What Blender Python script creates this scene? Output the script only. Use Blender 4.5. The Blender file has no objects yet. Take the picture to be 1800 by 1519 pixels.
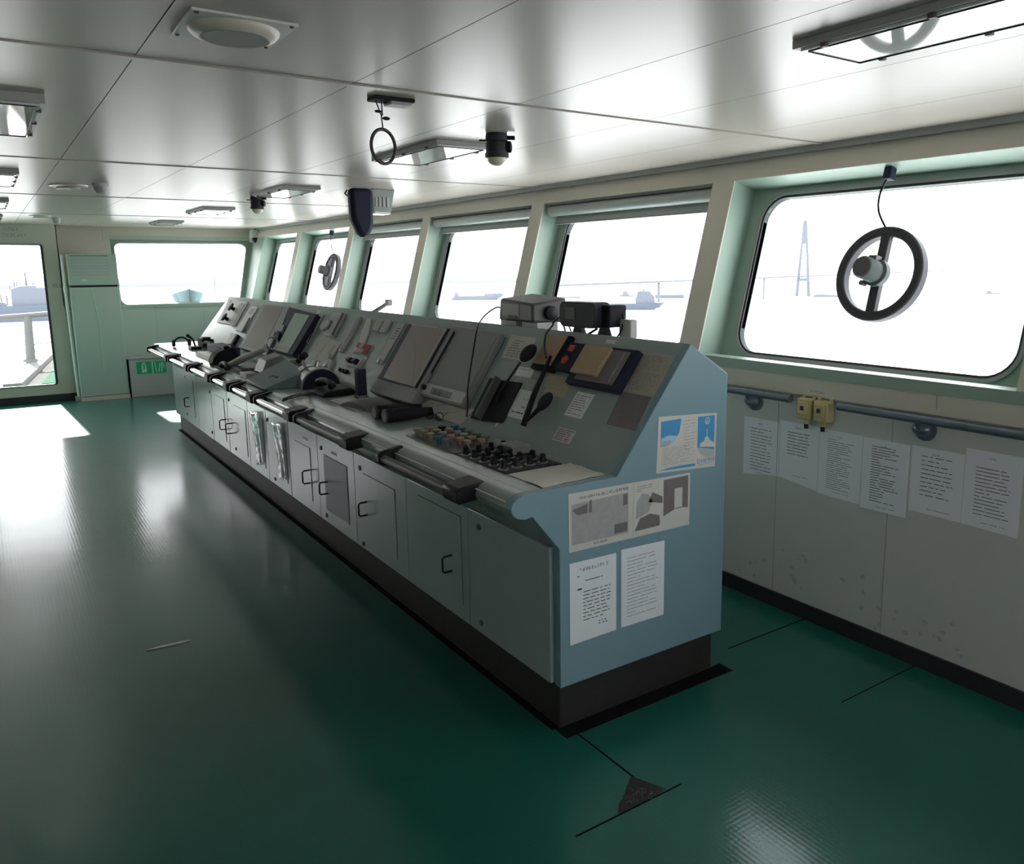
import bpy, bmesh, math, random
from mathutils import Vector as V, Matrix
sc = bpy.context.scene
COL = sc.collection
random.seed(7)

# ------------------------------------------------------------------ helpers
OFF = {}


def vadd(o, *terms):
    r = V(o)
    for k, a in terms:
        r = r + V(a) * k
    return r


class Frame:
    """A local frame: origin o, axes u and v, normal n = u x v."""
    def __init__(s, o, u, v):
        s.o = V(o); s.u = V(u).normalized(); s.v = V(v).normalized(); s.n = s.u.cross(s.v)

    def p(s, a, b, c=0.0):
        return s.o + s.u * a + s.v * b + s.n * c


class B:
    """Mesh builder in world coordinates with material slots."""
    def __init__(s):
        s.v = []; s.f = []; s.fm = []; s.m = 0

    def add(s, vs, fs):
        k = len(s.v)
        s.v += [tuple(x) for x in vs]
        for f in fs:
            s.f.append([i + k for i in f]); s.fm.append(s.m)
        return s

    def hexa(s, P):
        return s.add(P, [(0, 3, 2, 1), (4, 5, 6, 7), (0, 1, 5, 4), (1, 2, 6, 5), (2, 3, 7, 6), (3, 0, 4, 7)])

    def box(s, a, b):
        (x0, y0, z0), (x1, y1, z1) = a, b
        return s.hexa([(x0, y0, z0), (x1, y0, z0), (x1, y1, z0), (x0, y1, z0),
                       (x0, y0, z1), (x1, y0, z1), (x1, y1, z1), (x0, y1, z1)])

    def fbox(s, F, a0, a1, b0, b1, c0, c1):
        q = F.p
        return s.hexa([q(a0, b0, c0), q(a1, b0, c0), q(a1, b1, c0), q(a0, b1, c0),
                       q(a0, b0, c1), q(a1, b0, c1), q(a1, b1, c1), q(a0, b1, c1)])

    def prism(s, F, poly, c0, c1):
        n = len(poly)
        vs = [F.p(a, b, c0) for a, b in poly] + [F.p(a, b, c1) for a, b in poly]
        fs = [tuple(range(n - 1, -1, -1)), tuple(range(n, 2 * n))]
        fs += [(i, (i + 1) % n, (i + 1) % n + n, i + n) for i in range(n)]
        return s.add(vs, fs)

    def face(s, F, poly, c=0.0):
        return s.add([F.p(a, b, c) for a, b in poly], [tuple(range(len(poly)))])

    def ring(s, F, outer, inner, c0, c1):
        n = len(outer)
        vs = []
        for c in (c0, c1):
            vs += [F.p(a, b, c) for a, b in outer] + [F.p(a, b, c) for a, b in inner]
        fs = []
        for i in range(n):
            j = (i + 1) % n
            o0, o1, i0, i1 = i, j, n + i, n + j
            fs += [(o0, i0, i1, o1), (2 * n + o0, 2 * n + o1, 2 * n + i1, 2 * n + i0),
                   (o0, o1, 2 * n + o1, 2 * n + o0), (i1, i0, 2 * n + i0, 2 * n + i1)]
        return s.add(vs, fs)

    def tube(s, path, r, seg=8, closed=False, caps=True):
        P = [V(p) for p in path]; n = len(P)
        rr = r if isinstance(r, (list, tuple)) else [r] * n
        T = []
        for i in range(n):
            a = P[i - 1] if (i > 0 or closed) else P[i]
            b = P[(i + 1) % n] if (i < n - 1 or closed) else P[i]
            T.append((b - a).normalized())
        up = V((0, 0, 1)) if abs(T[0].z) < .9 else V((1, 0, 0))
        N = (up - T[0] * up.dot(T[0])).normalized()
        vs = []
        for i in range(n):
            N = (N - T[i] * N.dot(T[i])).normalized(); Bn = T[i].cross(N)
            for k in range(seg):
                a = 2 * math.pi * k / seg
                vs.append(P[i] + (N * math.cos(a) + Bn * math.sin(a)) * rr[i])
        fs = []
        for i in range(n if closed else n - 1):
            j = (i + 1) % n
            for k in range(seg):
                l = (k + 1) % seg
                fs.append((i * seg + k, i * seg + l, j * seg + l, j * seg + k))
        if caps and not closed:
            fs.append(tuple(range(seg - 1, -1, -1))); fs.append(tuple(range((n - 1) * seg, n * seg)))
        return s.add(vs, fs)

    def lathe(s, o, axis, prof, seg=20, ref=None):
        """prof: (radius, height) pairs along axis."""
        o = V(o); A = V(axis).normalized()
        ref = V(ref) if ref else (V((0, 0, 1)) if abs(A.z) < .9 else V((1, 0, 0)))
        X = (ref - A * ref.dot(A)).normalized(); Y = A.cross(X)
        vs = []
        for r, h in prof:
            for k in range(seg):
                a = 2 * math.pi * k / seg
                vs.append(o + A * h + (X * math.cos(a) + Y * math.sin(a)) * max(r, 1e-5))
        fs = []
        for i in range(len(prof) - 1):
            for k in range(seg):
                l = (k + 1) % seg
                fs.append((i * seg + k, i * seg + l, (i + 1) * seg + l, (i + 1) * seg + k))
        fs.append(tuple(range(seg - 1, -1, -1))); fs.append(tuple(range((len(prof) - 1) * seg, len(prof) * seg)))
        return s.add(vs, fs)

    def ball(s, c, r, axes=None, seg=14, rings=9):
        if not isinstance(r, (tuple, list)): r = (r, r, r)
        ax = axes or (V((1, 0, 0)), V((0, 1, 0)), V((0, 0, 1)))
        c = V(c); vs = []
        for i in range(rings + 1):
            t = math.pi * i / rings
            st = max(math.sin(t), 1e-3)
            for k in range(seg):
                a = 2 * math.pi * k / seg
                vs.append(c + V(ax[0]) * (r[0] * st * math.cos(a)) + V(ax[1]) * (r[1] * st * math.sin(a)) + V(ax[2]) * (r[2] * math.cos(t)))
        fs = []
        for i in range(rings):
            for k in range(seg):
                l = (k + 1) % seg
                fs.append((i * seg + k, (i + 1) * seg + k, (i + 1) * seg + l, i * seg + l))
        return s.add(vs, fs)

    def build(s, name, mats, parent=None, loc=None, bevel=0.0, angle=35):
        if not isinstance(mats, (list, tuple)): mats = [mats]
        off = OFF[parent.name] if parent else V(loc or (0, 0, 0))
        me = bpy.data.meshes.new(name)
        me.from_pydata([tuple(V(x) - off) for x in s.v], [], s.f)
        for m in mats: me.materials.append(m)
        me.polygons.foreach_set('material_index', s.fm)
        bm = bmesh.new(); bm.from_mesh(me)
        bmesh.ops.remove_doubles(bm, verts=bm.verts, dist=1e-6)
        bmesh.ops.recalc_face_normals(bm, faces=bm.faces)
        bm.to_mesh(me); bm.free()
        me.shade_smooth(); me.set_sharp_from_angle(angle=math.radians(angle))
        o = bpy.data.objects.new(name, me); COL.objects.link(o)
        if parent: o.parent = parent
        else: o.location = off
        OFF[o.name] = off
        if bevel:
            md = o.modifiers.new('bevel', 'BEVEL'); md.width = bevel; md.segments = 2
            md.limit_method = 'ANGLE'; md.angle_limit = math.radians(40)
        return o


def sm(pts, n=8):
    """smooth curve through the given points"""
    P = [V(p) for p in pts]; out = []
    for i in range(len(P) - 1):
        a, b_, c, d = P[max(i - 1, 0)], P[i], P[i + 1], P[min(i + 2, len(P) - 1)]
        for k in range(n):
            t = k / n
            out.append(.5 * (2 * b_ + (c - a) * t + (2 * a - 5 * b_ + 4 * c - d) * t * t + (3 * b_ - a - 3 * c + d) * t ** 3))
    return out + [P[-1]]


def tag(o, label=None, cat=None, group=None, kind=None):
    if label: o['label'] = label
    if cat: o['category'] = cat
    if group: o['group'] = group
    if kind: o['kind'] = kind
    return o


def thing(name, loc, label, cat, group=None):
    o = bpy.data.objects.new(name, None); COL.objects.link(o)
    o.location = loc; o.empty_display_size = .1
    OFF[o.name] = V(loc)
    return tag(o, label, cat, group)


def struct(name, b, mats, **k):
    return tag(b.build(name, mats, **k), kind='structure')


def copy_tree(root, d, label=None):
    """A copy of a thing with copies of its parts and sub-parts, moved by d."""
    c = root.copy(); COL.objects.link(c); c.location = V(root.location) + V(d)
    if label: c['label'] = label
    for ch in list(root.children):
        k = ch.copy(); COL.objects.link(k); k.parent = c
        for g in ch.children:
            e = g.copy(); COL.objects.link(e); e.parent = k
    return c


def rrect(a0, a1, b0, b1, r, n=7):
    pts = []
    for cx, cy, t0 in ((a1 - r, b0 + r, -90), (a1 - r, b1 - r, 0), (a0 + r, b1 - r, 90), (a0 + r, b0 + r, 180)):
        for i in range(n + 1):
            t = math.radians(t0 + 90 * i / n)
            pts.append((cx + r * math.cos(t), cy + r * math.sin(t)))
    return pts


def rect_around(inner, a0, a1, b0, b1, n=7):
    """Outer rectangle resampled so that it pairs up with rrect()'s points."""
    out = []
    m = n + 1
    cor = [(a1, b0), (a1, b1), (a0, b1), (a0, b0)]
    for k in range(4):
        for i in range(m):
            x, y = inner[k * m + i]
            h = n / 2
            if k == 0: q = (x if False else a1, y) if i > h else (x, b0)
            elif k == 1: q = (a1, y) if i < h else (x, b1)
            elif k == 2: q = (x, b1) if i < h else (a0, y)
            else: q = (a0, y) if i < h else (x, b0)
            out.append(q)
        j = k * m + n // 2
        out[j] = cor[k]
        out[j + 1] = cor[k]
    return out


# ------------------------------------------------------------------ materials
def mat(name, col, rough=.5, metal=0.0, var=.06, scale=6.0, bump=0.0, bscale=40.0, spec=.5, emit=None):
    m = bpy.data.materials.new(name); m.use_nodes = True
    nt = m.node_tree; N = nt.nodes; L = nt.links
    p = N['Principled BSDF']
    p.inputs['Roughness'].default_value = rough
    p.inputs['Metallic'].default_value = metal
    p.inputs['Specular IOR Level'].default_value = spec
    tc = N.new('ShaderNodeTexCoord')
    if var:
        nz = N.new('ShaderNodeTexNoise'); nz.inputs['Scale'].default_value = scale
        nz.inputs['Detail'].default_value = 5
        L.new(tc.outputs['Object'], nz.inputs['Vector'])
        mx = N.new('ShaderNodeMixRGB'); mx.blend_type = 'MIX'
        mx.inputs[1].default_value = (*[c * (1 - var) for c in col], 1)
        mx.inputs[2].default_value = (*[min(1, c * (1 + var)) for c in col], 1)
        L.new(nz.outputs['Fac'], mx.inputs[0]); L.new(mx.outputs[0], p.inputs['Base Color'])
    else:
        p.inputs['Base Color'].default_value = (*col, 1)
    if bump:
        n2 = N.new('ShaderNodeTexNoise'); n2.inputs['Scale'].default_value = bscale
        L.new(tc.outputs['Object'], n2.inputs['Vector'])
        bp = N.new('ShaderNodeBump'); bp.inputs['Strength'].default_value = bump
        bp.inputs['Distance'].default_value = .01
        L.new(n2.outputs['Fac'], bp.inputs['Height']); L.new(bp.outputs[0], p.inputs['Normal'])
    return m


M = {}
def mm(k, *a, **kw): M[k] = mat(k, *a, **kw)


mm('console_paint', (.30, .365, .35), .20, var=.04, bump=.01, bscale=60)
mm('end_paint', (.19, .30, .36), .35, var=.04, bump=.02, bscale=200)
mm('door_paint', (.31, .39, .40), .17, var=.04, bump=.012, bscale=30)
mm('door_dark', (.20, .27, .29), .4, var=.05)
mm('cream', (.56, .535, .46), .45, var=.05, scale=2)
mm('wall_grey', (.52, .54, .52), .5, var=.07, scale=2)
mm('mint', (.28, .38, .315), .42, var=.05, scale=2)
mm('mint_grey', (.39, .49, .42), .42, var=.05, scale=2)
mm('ceiling_white', (.52, .475, .42), .28, var=.03, scale=1.2, bump=.015, bscale=6, spec=.27)
mm('ceiling_gap', (.05, .048, .045), .8)
mm('trim_white', (.72, .71, .69), .4, var=.02)
mm('base_black', (.018, .016, .022), .55, var=.2, scale=20)
mm('plinth_black', (.022, .02, .02), .6, var=.4, scale=30)
mm('rubber', (.03, .03, .035), .6)
mm('scuff', (.40, .43, .45), .6, var=.3, scale=60)
mm('seam_black', (.008, .008, .009), .95, spec=.05)
mm('ring_grey', (.045, .043, .05), .5, spec=.3)
mm('motor_grey', (.13, .16, .155), .5, spec=.3)
mm('gasket_grey', (.30, .31, .30), .5)
mm('black', (.010, .010, .014), .45, var=.1, spec=.25)
mm('black_soft', (.014, .014, .02), .65, var=.15, spec=.2)
mm('navy', (.015, .019, .042), .6, var=.12, scale=15, spec=.25)
mm('screen_frame', (.025, .028, .042), .45, spec=.3)
mm('grey_dark', (.09, .09, .095), .45)
mm('grey_mid', (.25, .25, .25), .45)
mm('grey_light', (.42, .42, .41), .42)
mm('grey_green', (.34, .38, .36), .42)
mm('steel', (.45, .45, .46), .3, metal=.9)
mm('chrome', (.7, .7, .7), .15, metal=1.0)
mm('white', (.78, .78, .76), .45, var=.02)
mm('white_gloss', (.8, .8, .79), .12, var=.02)
mm('paper', (.74, .77, .82), .6, var=.02)
mm('paper_sheet', (.62, .60, .56), .6, var=.06, scale=20)
mm('paper_warm', (.56, .55, .52), .6, var=.04)
mm('paper_aged', (.40, .37, .31), .6, var=.10, scale=25)
mm('paper_yellow', (.42, .38, .26), .6, var=.08, scale=25)
mm('paper_pink', (.60, .52, .55), .6)
mm('paper_brown', (.20, .165, .14), .5, var=.08)
mm('ink', (.05, .05, .07), .7, var=0)
mm('ink_grey', (.22, .22, .25), .7, var=0)
mm('ink_red', (.45, .10, .11), .7, var=0)
mm('tan', (.34, .245, .15), .45, var=.03)
mm('tan2', (.40, .29, .17), .45, var=.03)
mm('poster_blue', (.05, .27, .55), .45, var=.05)
mm('poster_sky', (.30, .55, .75), .45, var=.1)
mm('poster_grey', (.38, .42, .40), .5, var=.1)
mm('photo_grey', (.36, .35, .36), .5, var=.2, scale=40)
mm('photo_dark', (.17, .15, .15), .5, var=.2, scale=40)
mm('photo_light', (.55, .55, .55), .5, var=.1, scale=40)
mm('red', (.5, .05, .06), .45)
mm('pink', (.36, .21, .185), .55)
mm('blue', (.05, .16, .23), .55)
mm('olive', (.25, .235, .16), .55)
mm('knob_green', (.12, .20, .13), .5)
mm('knob_grey', (.24, .25, .24), .5)
mm('sign_green', (.02, .33, .16), .4)
mm('sign_white', (.45, .68, .52), .4)
mm('brass_yellow', (.50, .42, .22), .45, var=.12, scale=40)
mm('rail_blue', (.16, .19, .23), .28, metal=.6)
mm('brown_clip', (.12, .08, .07), .5)
mm('diffuser', (.74, .74, .72), .04, var=.02)
mm('mark_grey', (.24, .25, .255), .4)
mm('speaker_cream', (.62, .56, .48), .4)
mm('grille', (.34, .34, .33), .6)
mm('lamp_black', (.022, .023, .03), .5)
mm('lens', (.75, .70, .52), .12, var=.1)
mm('ring_brown', (.07, .045, .042), .5)
mm('screen_red', (.27, .215, .195), .22, var=.03)
mm('screen_grey', (.235, .24, .23), .3, var=.03)
mm('screen_green', (.22, .32, .24), .35, var=.03)
mm('screen_tan', (.20, .18, .145), .5, var=.04)
mm('wedge_blue', (.10, .155, .18), .45)
mm('label_blue', (.25, .45, .50), .5)
mm('tarp_blue', (.13, .18, .22), .7, var=.15, scale=8)
mm('haze_pale', (.145, .15, .165), .9, var=.05, scale=.05)  # tones for distant things, with the haze put into their colour
mm('haze_blue', (.115, .124, .15), .9, var=.08, scale=.2)
mm('haze_hull', (.085, .10, .13), .9, var=.08, scale=.2)
mm('haze_land', (.25, .25, .253), 1.0, var=.05, scale=.01)
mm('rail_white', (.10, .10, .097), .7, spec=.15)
mm('deck_grey', (.05, .05, .048), .9, var=.1, spec=.03)
mm('deck_green', (.008, .045, .024), .9, var=.15, spec=.03)


def mat_floor():
    m = bpy.data.materials.new('floor_green'); m.use_nodes = True
    nt = m.node_tree; N = nt.nodes; L = nt.links; p = N['Principled BSDF']
    tc = N.new('ShaderNodeTexCoord')
    nz = N.new('ShaderNodeTexNoise'); nz.inputs['Scale'].default_value = 1.3; nz.inputs['Detail'].default_value = 6
    L.new(tc.outputs['Object'], nz.inputs['Vector'])
    cr = N.new('ShaderNodeValToRGB')
    cr.color_ramp.elements[0].position = .3; cr.color_ramp.elements[0].color = (.004, .078, .062, 1)
    cr.color_ramp.elements[1].position = .7; cr.color_ramp.elements[1].color = (.006, .110, .086, 1)
    L.new(nz.outputs['Fac'], cr.inputs[0]); L.new(cr.outputs[0], p.inputs['Base Color'])
    # worn gloss: patches of higher and lower roughness
    n3 = N.new('ShaderNodeTexNoise'); n3.inputs['Scale'].default_value = .9; n3.inputs['Detail'].default_value = 4
    L.new(tc.outputs['Object'], n3.inputs['Vector'])
    mr = N.new('ShaderNodeMapRange'); mr.inputs['From Min'].default_value = .1; mr.inputs['From Max'].default_value = .9
    mr.inputs['To Min'].default_value = .11; mr.inputs['To Max'].default_value = .18
    L.new(n3.outputs['Fac'], mr.inputs['Value']); L.new(mr.outputs[0], p.inputs['Coat Roughness'])
    p.inputs['Coat Weight'].default_value = .62; p.inputs['Roughness'].default_value = .42
    p.inputs['Specular IOR Level'].default_value = .22
    # woven vinyl grain: fine ribs in both directions plus soft undulation
    h = None
    for d in ('X', 'Y'):
        w = N.new('ShaderNodeTexWave'); w.wave_type = 'BANDS'; w.bands_direction = d
        w.inputs['Scale'].default_value = 18; w.inputs['Distortion'].default_value = .0
        w.inputs['Detail'].default_value = 0
        L.new(tc.outputs['Object'], w.inputs['Vector'])
        if h is None: h = w.outputs['Fac']
        else:
            a = N.new('ShaderNodeMath'); a.operation = 'ADD'; L.new(h, a.inputs[0]); L.new(w.outputs['Fac'], a.inputs[1]); h = a.outputs[0]
    n4 = N.new('ShaderNodeTexNoise'); n4.inputs['Scale'].default_value = 3; n4.inputs['Detail'].default_value = 1
    L.new(tc.outputs['Object'], n4.inputs['Vector'])
    b1 = N.new('ShaderNodeBump'); b1.inputs['Strength'].default_value = .025; b1.inputs['Distance'].default_value = .003
    L.new(h, b1.inputs['Height'])
    b2 = N.new('ShaderNodeBump'); b2.inputs['Strength'].default_value = .10; b2.inputs['Distance'].default_value = .01
    L.new(n4.outputs['Fac'], b2.inputs['Height']); L.new(b1.outputs[0], b2.inputs['Normal'])
    L.new(b2.outputs[0], p.inputs['Normal']); L.new(b2.outputs[0], p.inputs['Coat Normal'])
    return m


def mat_glass(name, tint=(.96, .97, .96), gloss=.05):
    m = bpy.data.materials.new(name); m.use_nodes = True
    nt = m.node_tree; N = nt.nodes; L = nt.links
    for n in list(N): N.remove(n)
    out = N.new('ShaderNodeOutputMaterial'); t = N.new('ShaderNodeBsdfTransparent'); g = N.new('ShaderNodeBsdfGlossy')
    t.inputs[0].default_value = (*tint, 1); g.inputs['Roughness'].default_value = .03
    mx = N.new('ShaderNodeMixShader'); mx.inputs[0].default_value = gloss
    L.new(t.outputs[0], mx.inputs[1]); L.new(g.outputs[0], mx.inputs[2]); L.new(mx.outputs[0], out.inputs['Surface'])
    return m


def mat_water():
    m = bpy.data.materials.new('sea_water'); m.use_nodes = True
    nt = m.node_tree; N = nt.nodes; L = nt.links; p = N['Principled BSDF']
    p.inputs['Base Color'].default_value = (.50, .51, .53, 1); p.inputs['Roughness'].default_value = .18
    p.inputs['Specular IOR Level'].default_value = .6
    tc = N.new('ShaderNodeTexCoord'); nz = N.new('ShaderNodeTexNoise'); nz.inputs['Scale'].default_value = .12
    nz.inputs['Detail'].default_value = 6
    L.new(tc.outputs['Object'], nz.inputs['Vector'])
    b = N.new('ShaderNodeBump'); b.inputs['Strength'].default_value = .25; b.inputs['Distance'].default_value = 1.0
    L.new(nz.outputs['Fac'], b.inputs['Height']); L.new(b.outputs[0], p.inputs['Normal'])
    return m


M['floor'] = mat_floor()
M['glass'] = mat_glass('window_glass')
M['film'] = mat_glass('clear_film', (.85, .86, .86), .28)
M['water'] = mat_water()
M['film2'] = mat_glass('pale_film', (.88, .89, .9), .55)

# ------------------------------------------------------------------ surveyed dimensions (metres)
CZ = 2.2054          # ceiling height
WX = 1.488           # inner face of the front wall below the windows
SILL = 1.1965        # height of the window ledge, where the walls start to lean out
LEAN = .26989        # outward lean per metre of height
FY = 9.948           # inner face of the far wall
kq = 1 / math.hypot(1, LEAN)
Qv = V((LEAN * kq, 0, kq)); Nv = V((kq, 0, -LEAN * kq))
# frames whose (a, b) run along the wall and up its lean; c runs outward
WF = Frame((WX, 0, SILL), (0, 1, 0), Qv)            # n = y x Q = (+x, 0, -..) : outward
EF = Frame((0, FY, SILL), (-1, 0, 0), (0, LEAN * kq, kq))   # a = -x, n outward (+y)
PF = Frame((.251, 0, .9084), (0, -1, 0), (.3499, 0, .4552))  # sloped console face; a = -y, b up the slope, n to the room
PL = .5741
EP = Frame((0, 0, 0), (1, 0, 0), (0, 0, 1))         # console end panel, n = -y
RW = Frame((WX, 0, 0), (0, -1, 0), (0, 0, 1))       # front wall below the ledge, a = -y, n = -x
DK = .908            # desk height
YN, YF2 = -4.6, 10.25
XA = -3.6


def prect(b, y0, y1, t0, t1, c0, c1):
    return b.fbox(PF, -y1, -y0, t0, t1, c0, c1)

# ------------------------------------------------------------------ room shell
b = B()
b.box((XA, YN, -.06), (WX + .08, FY + .06, 0)); b.m = 1
b.box((.046, -.345, 0), (.053, .035, .0008))                 # open seams in the deck covering
b.box((-.27, -.4655, 0), (.15, -.459, .0008))
b.box((.97, .110, 0), (1.478, .117, .0008))
b.box((.99, -.458, 0), (1.478, -.453, .0008))
b.box((.0, -.035, 0), (.84, .04, .0006)); b.box((-.012, .041, 0), (.05, 6.99, .0006))
b.m = 2                                                       # torn corner showing the dark underlay
FL = Frame((0, 0, 0), (1, 0, 0), (0, 1, 0))
b.prism(FL, [(.045, -.335), (.062, -.375), (.094, -.452), (.02, -.458), (-.106, -.456), (-.078, -.425), (-.028, -.392), (.0, -.37)], 0, .0012)
for k in range(26):
    x = random.uniform(-.05, .06); y = random.uniform(-.45, -.39 if x < .03 else -.41); a = random.uniform(0, 6)
    b.m = 3
    b.tube([(x, y, .0015), (x + .012 * math.cos(a), y + .012 * math.sin(a), .0018), (x + .02 * math.cos(a + .7), y + .02 * math.sin(a + .7), .0015)], .0008, 4)
mm('torn', (.014, .012, .012), .8, var=.5, scale=60); mm('torn_light', (.10, .10, .10), .5)
struct('floor', b, [M['floor'], M['seam_black'], M['torn'], M['torn_light']])

b = B()
b.box((XA, YN, CZ + .008), (1.80, YF2 + .05, CZ + .06)); b.m = 1
ys = [YN, -2.10, .3066, 2.7885, 5.1575, 7.5685, YF2]
xs = [XA, -2.91, -2.32, -1.725, -1.129, -.5335, .055, .633, 1.235, 1.79]
for i in range(len(ys) - 1):
    for j in range(len(xs) - 1):
        b.box((xs[j] + .0015, ys[i] + .006, CZ), (xs[j + 1] - .0015, ys[i + 1] - .006, CZ + .007))
b.m = 1
for y in ys[1:-1]:
    b.box((XA, y + .008, CZ - .004), (1.76, y + .040, CZ))
struct('ceiling', b, [M['ceiling_gap'], M['ceiling_white'], M['trim_white']])

# front wall (right): plain plate below the ledge, deep window bays above
def q2(z): return (z - SILL) / kq
QT = q2(CZ) + .02
QH = q2(2.083)
DP = .164
mul = [.945 + 1.787 * k for k in range(-3, 5)]
edges = [(m - .075, m + .075) for m in mul]
b = B()
b.m = 1
b.box((WX, YN, -.02), (WX + .07, FY + .06, 1.147))
for y in (-1.35, -.28, .32, 1.6, 2.9, 4.2, 5.5, 6.8, 8.1):     # vertical plate seams
    b.m = 3
    b.box((WX - .0012, y - .0015, .0745), (WX, y + .0015, 1.07))
b.m = 4
rs = random.Random(11)
for k in range(34):
    y0 = rs.choice([.45, .2, -.15, -.33, -.55]) + rs.uniform(-.09, .09); z0 = rs.uniform(.09, .30 if k % 3 else .2)
    pts = [(-y0 + rs.uniform(.006, .02) * math.cos(a * 1.05 + .2), z0 + rs.uniform(.003, .016) * math.sin(a * 1.05 + .2)) for a in range(6)]
    b.prism(RW, pts, 0, .0004)
b.m = 0
b.box((WX - .014, YN, 1.066), (WX, FY, 1.147))                # cream band
b.m = 3
b.box((WX - .0155, -.475, 1.09), (WX - .014, -.471, 1.147))
b.box((WX - .016, YN, 1.0625), (WX, FY, 1.066))
b.m = 2
b.box((WX - .018, YN, 1.147), (WX + .07, FY, SILL))            # green ledge nosing
b.fbox(WF, YN, FY + .2, -.05, .0, 0.0, .22)
pre = [YN] + [e for ed in edges for e in ed] + [FY + .22]
b.fbox(WF, YN, FY + .22, QH, QT, .0, .22)                      # header, green underside
b.m = 0
b.fbox(WF, YN, FY + .22, QH + .0006, QT, -.002, 0.0)           # its cream face
for y0, y1 in edges:
    b.m = 2
    b.fbox(WF, y0, y1, 0, QH, .004, .22)
    b.m = 0
    b.fbox(WF, y0 - .002, y1 + .002, 0.0, QH + .002, -.002, .006)
b.m = 2
b.fbox(WF, 9.62, FY + .22, 0, QH, 0, .22)                      # corner post
struct('wall_right', b, [M['cream'], M['wall_grey'], M['mint'], M['gasket_grey'], M['scuff']])

bays = []
for k in range(len(edges) - 1): bays.append((edges[k][1], edges[k + 1][0]))
bays.append((edges[-1][1], 9.62))
bays = bays[::-1]


def window(n, F, a0, a1, b0, b1, m, d, r=.12, inner=None):
    w = bpy.data.objects.new('window_%d' % n, None); COL.objects.link(w)
    w.location = F.p((a0 + a1) / 2, b0, d); OFF[w.name] = V(w.location); tag(w, kind='structure')
    ml, mr, mb, mt = m
    i0, i1, j0, j1 = a0 + ml, a1 - mr, b0 + mb, b1 - mt
    inn = rrect(i0, i1, j0, j1, r)
    out = rect_around(inn, a0 + .001, a1 - .001, b0 + .001, b1 - .001)
    B().ring(F, out, inn, d, d + .03).build('window_frame', M['mint'], w)
    g = B()
    g.ring(F, rrect(i0 - .03, i1 + .03, j0 - .03, j1 + .03, r + .03), rrect(i0 - .012, i1 + .012, j0 - .012, j1 + .012, r + .012), d - .012, d + .001)
    g.m = 1
    g.ring(F, rrect(i0 - .012, i1 + .012, j0 - .012, j1 + .012, r + .012), rrect(i0, i1, j0, j1, r), d - .006, d + .026)
    g.build('gasket', [M['gasket_grey'], M['rubber']], w)
    B().prism(F, rrect(i0 - .004, i1 + .004, j0 - .004, j1 + .004, r), d + .012, d + .018).build('pane', M['glass'], w)
    return w


for n, (y0, y1) in enumerate(bays):
    window(n + 1, WF, y0, y1, 0.0, QH, (.105, .11, .06, .055), DP)

# trim under the ceiling along the front wall, dark skirting strips
b = B(); b.box((1.715, YN, CZ - .028), (1.775, 10.1, CZ)); struct('trim_1', b, M['gasket_grey'])
b = B(); b.box((WX - .012, YN, 0), (WX, FY, .0745)); struct('baseboard_right', b, M['base_black'])

# far wall: leaning part with the end window, upright part with the door
def xe(q): return -q
XV = -.70
b = B()
b.m = 1
b.box((XV, FY, -.02), (WX + .05, FY + .06, SILL - .03))
b.m = 2
b.box((XV, FY - .016, SILL - .05), (WX, FY + .08, SILL - .012))
wl = .10
q0, q1 = .0, q2(2.045)
def rx(q): return 1.475 + (q * kq) * LEAN                 # right jamb follows the lean of the front wall
b.m = 1
b.fbox(EF, -1.80, -XV, -.05, q0, 0, .10)
b.fbox(EF, -1.80, -XV, q1, QT, 0, .10)
b.fbox(EF, .13, -XV, q0, q1, 0, .10)
b.prism(EF, [(-rx(q0), q0), (-1.86, q0), (-1.86, q1), (-rx(q1), q1)], 0, .10)
b.m = 0
b.fbox(EF, .10, -XV, q0 + .30, QT, -.002, 0); b.fbox(EF, -1.70, .10, q1 + .05, QT, -.002, 0)
b.m = 0                                                    # upright door wall
b.box((XA, FY, 0), (-1.74, FY + .06, 1.0)); b.box((XA, FY, 2.0), (-1.74, FY + .06, CZ))
b.box((-1.86, FY, 1.0), (-1.74, FY + .06, 2.0)); b.box((XA, FY, 1.0), (-3.45, FY + .06, 2.0))
b.box((-1.74, FY, 1.985), (XV, FY + .06, CZ)); b.box((-.845, FY, .20), (XV, FY + .06, 1.985))
b.box((-1.74, FY - .004, 0), (XV, FY + .06, .20))
b.add([(XV, FY, SILL), (XV, FY + .3, CZ), (XV, FY, CZ), (XV - .01, FY, SILL), (XV - .01, FY + .3, CZ), (XV - .01, FY, CZ)],
      [(0, 1, 2), (3, 5, 4), (0, 3, 4, 1), (1, 4, 5, 2), (2, 5, 3, 0)])
b.m = 3
for x in (.33, .93): b.box((x, FY - .0012, .06), (x + .003, FY, 1.14))
b.box((-.18, FY + .212, 2.01), (-.177, FY + .216, 2.18))
struct('wall_far', b, [M['cream'], M['mint_grey'], M['mint'], M['gasket_grey']])
b = B(); b.box((XA, FY - .012, 0), (XV + .03, FY, .095)); struct('baseboard_far', b, M['base_black'])

# end window with a leaning right jamb
w = bpy.data.objects.new('window_7', None); COL.objects.link(w); w.location = EF.p(-.7, 0, .05); OFF[w.name] = V(w.location); tag(w, kind='structure')
def skew(pts):
    # a = -x; shear the right half (small a) outward with height
    return [(a if a > -.7 else a - max(0, bq) * kq * LEAN * ((-.7 - a) / .75), bq) for a, bq in pts]
inn0 = rrect(-1.415, .055, .005, q2(2.008), .085); out0 = rect_around(inn0, -1.472, .13, q0 - .004, q1)
B().ring(EF, skew(out0), skew(inn0), .03, .07).build('window_frame', M['mint'], w)
g = B()
g.ring(EF, skew(rrect(-1.435, .075, -.012, q2(2.008) + .018, .10)), skew(inn0), .018, .045)
g.build('gasket', M['gasket_grey'], w)
B().prism(EF, skew(inn0), .05, .056).build('pane', M['glass'], w)

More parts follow.
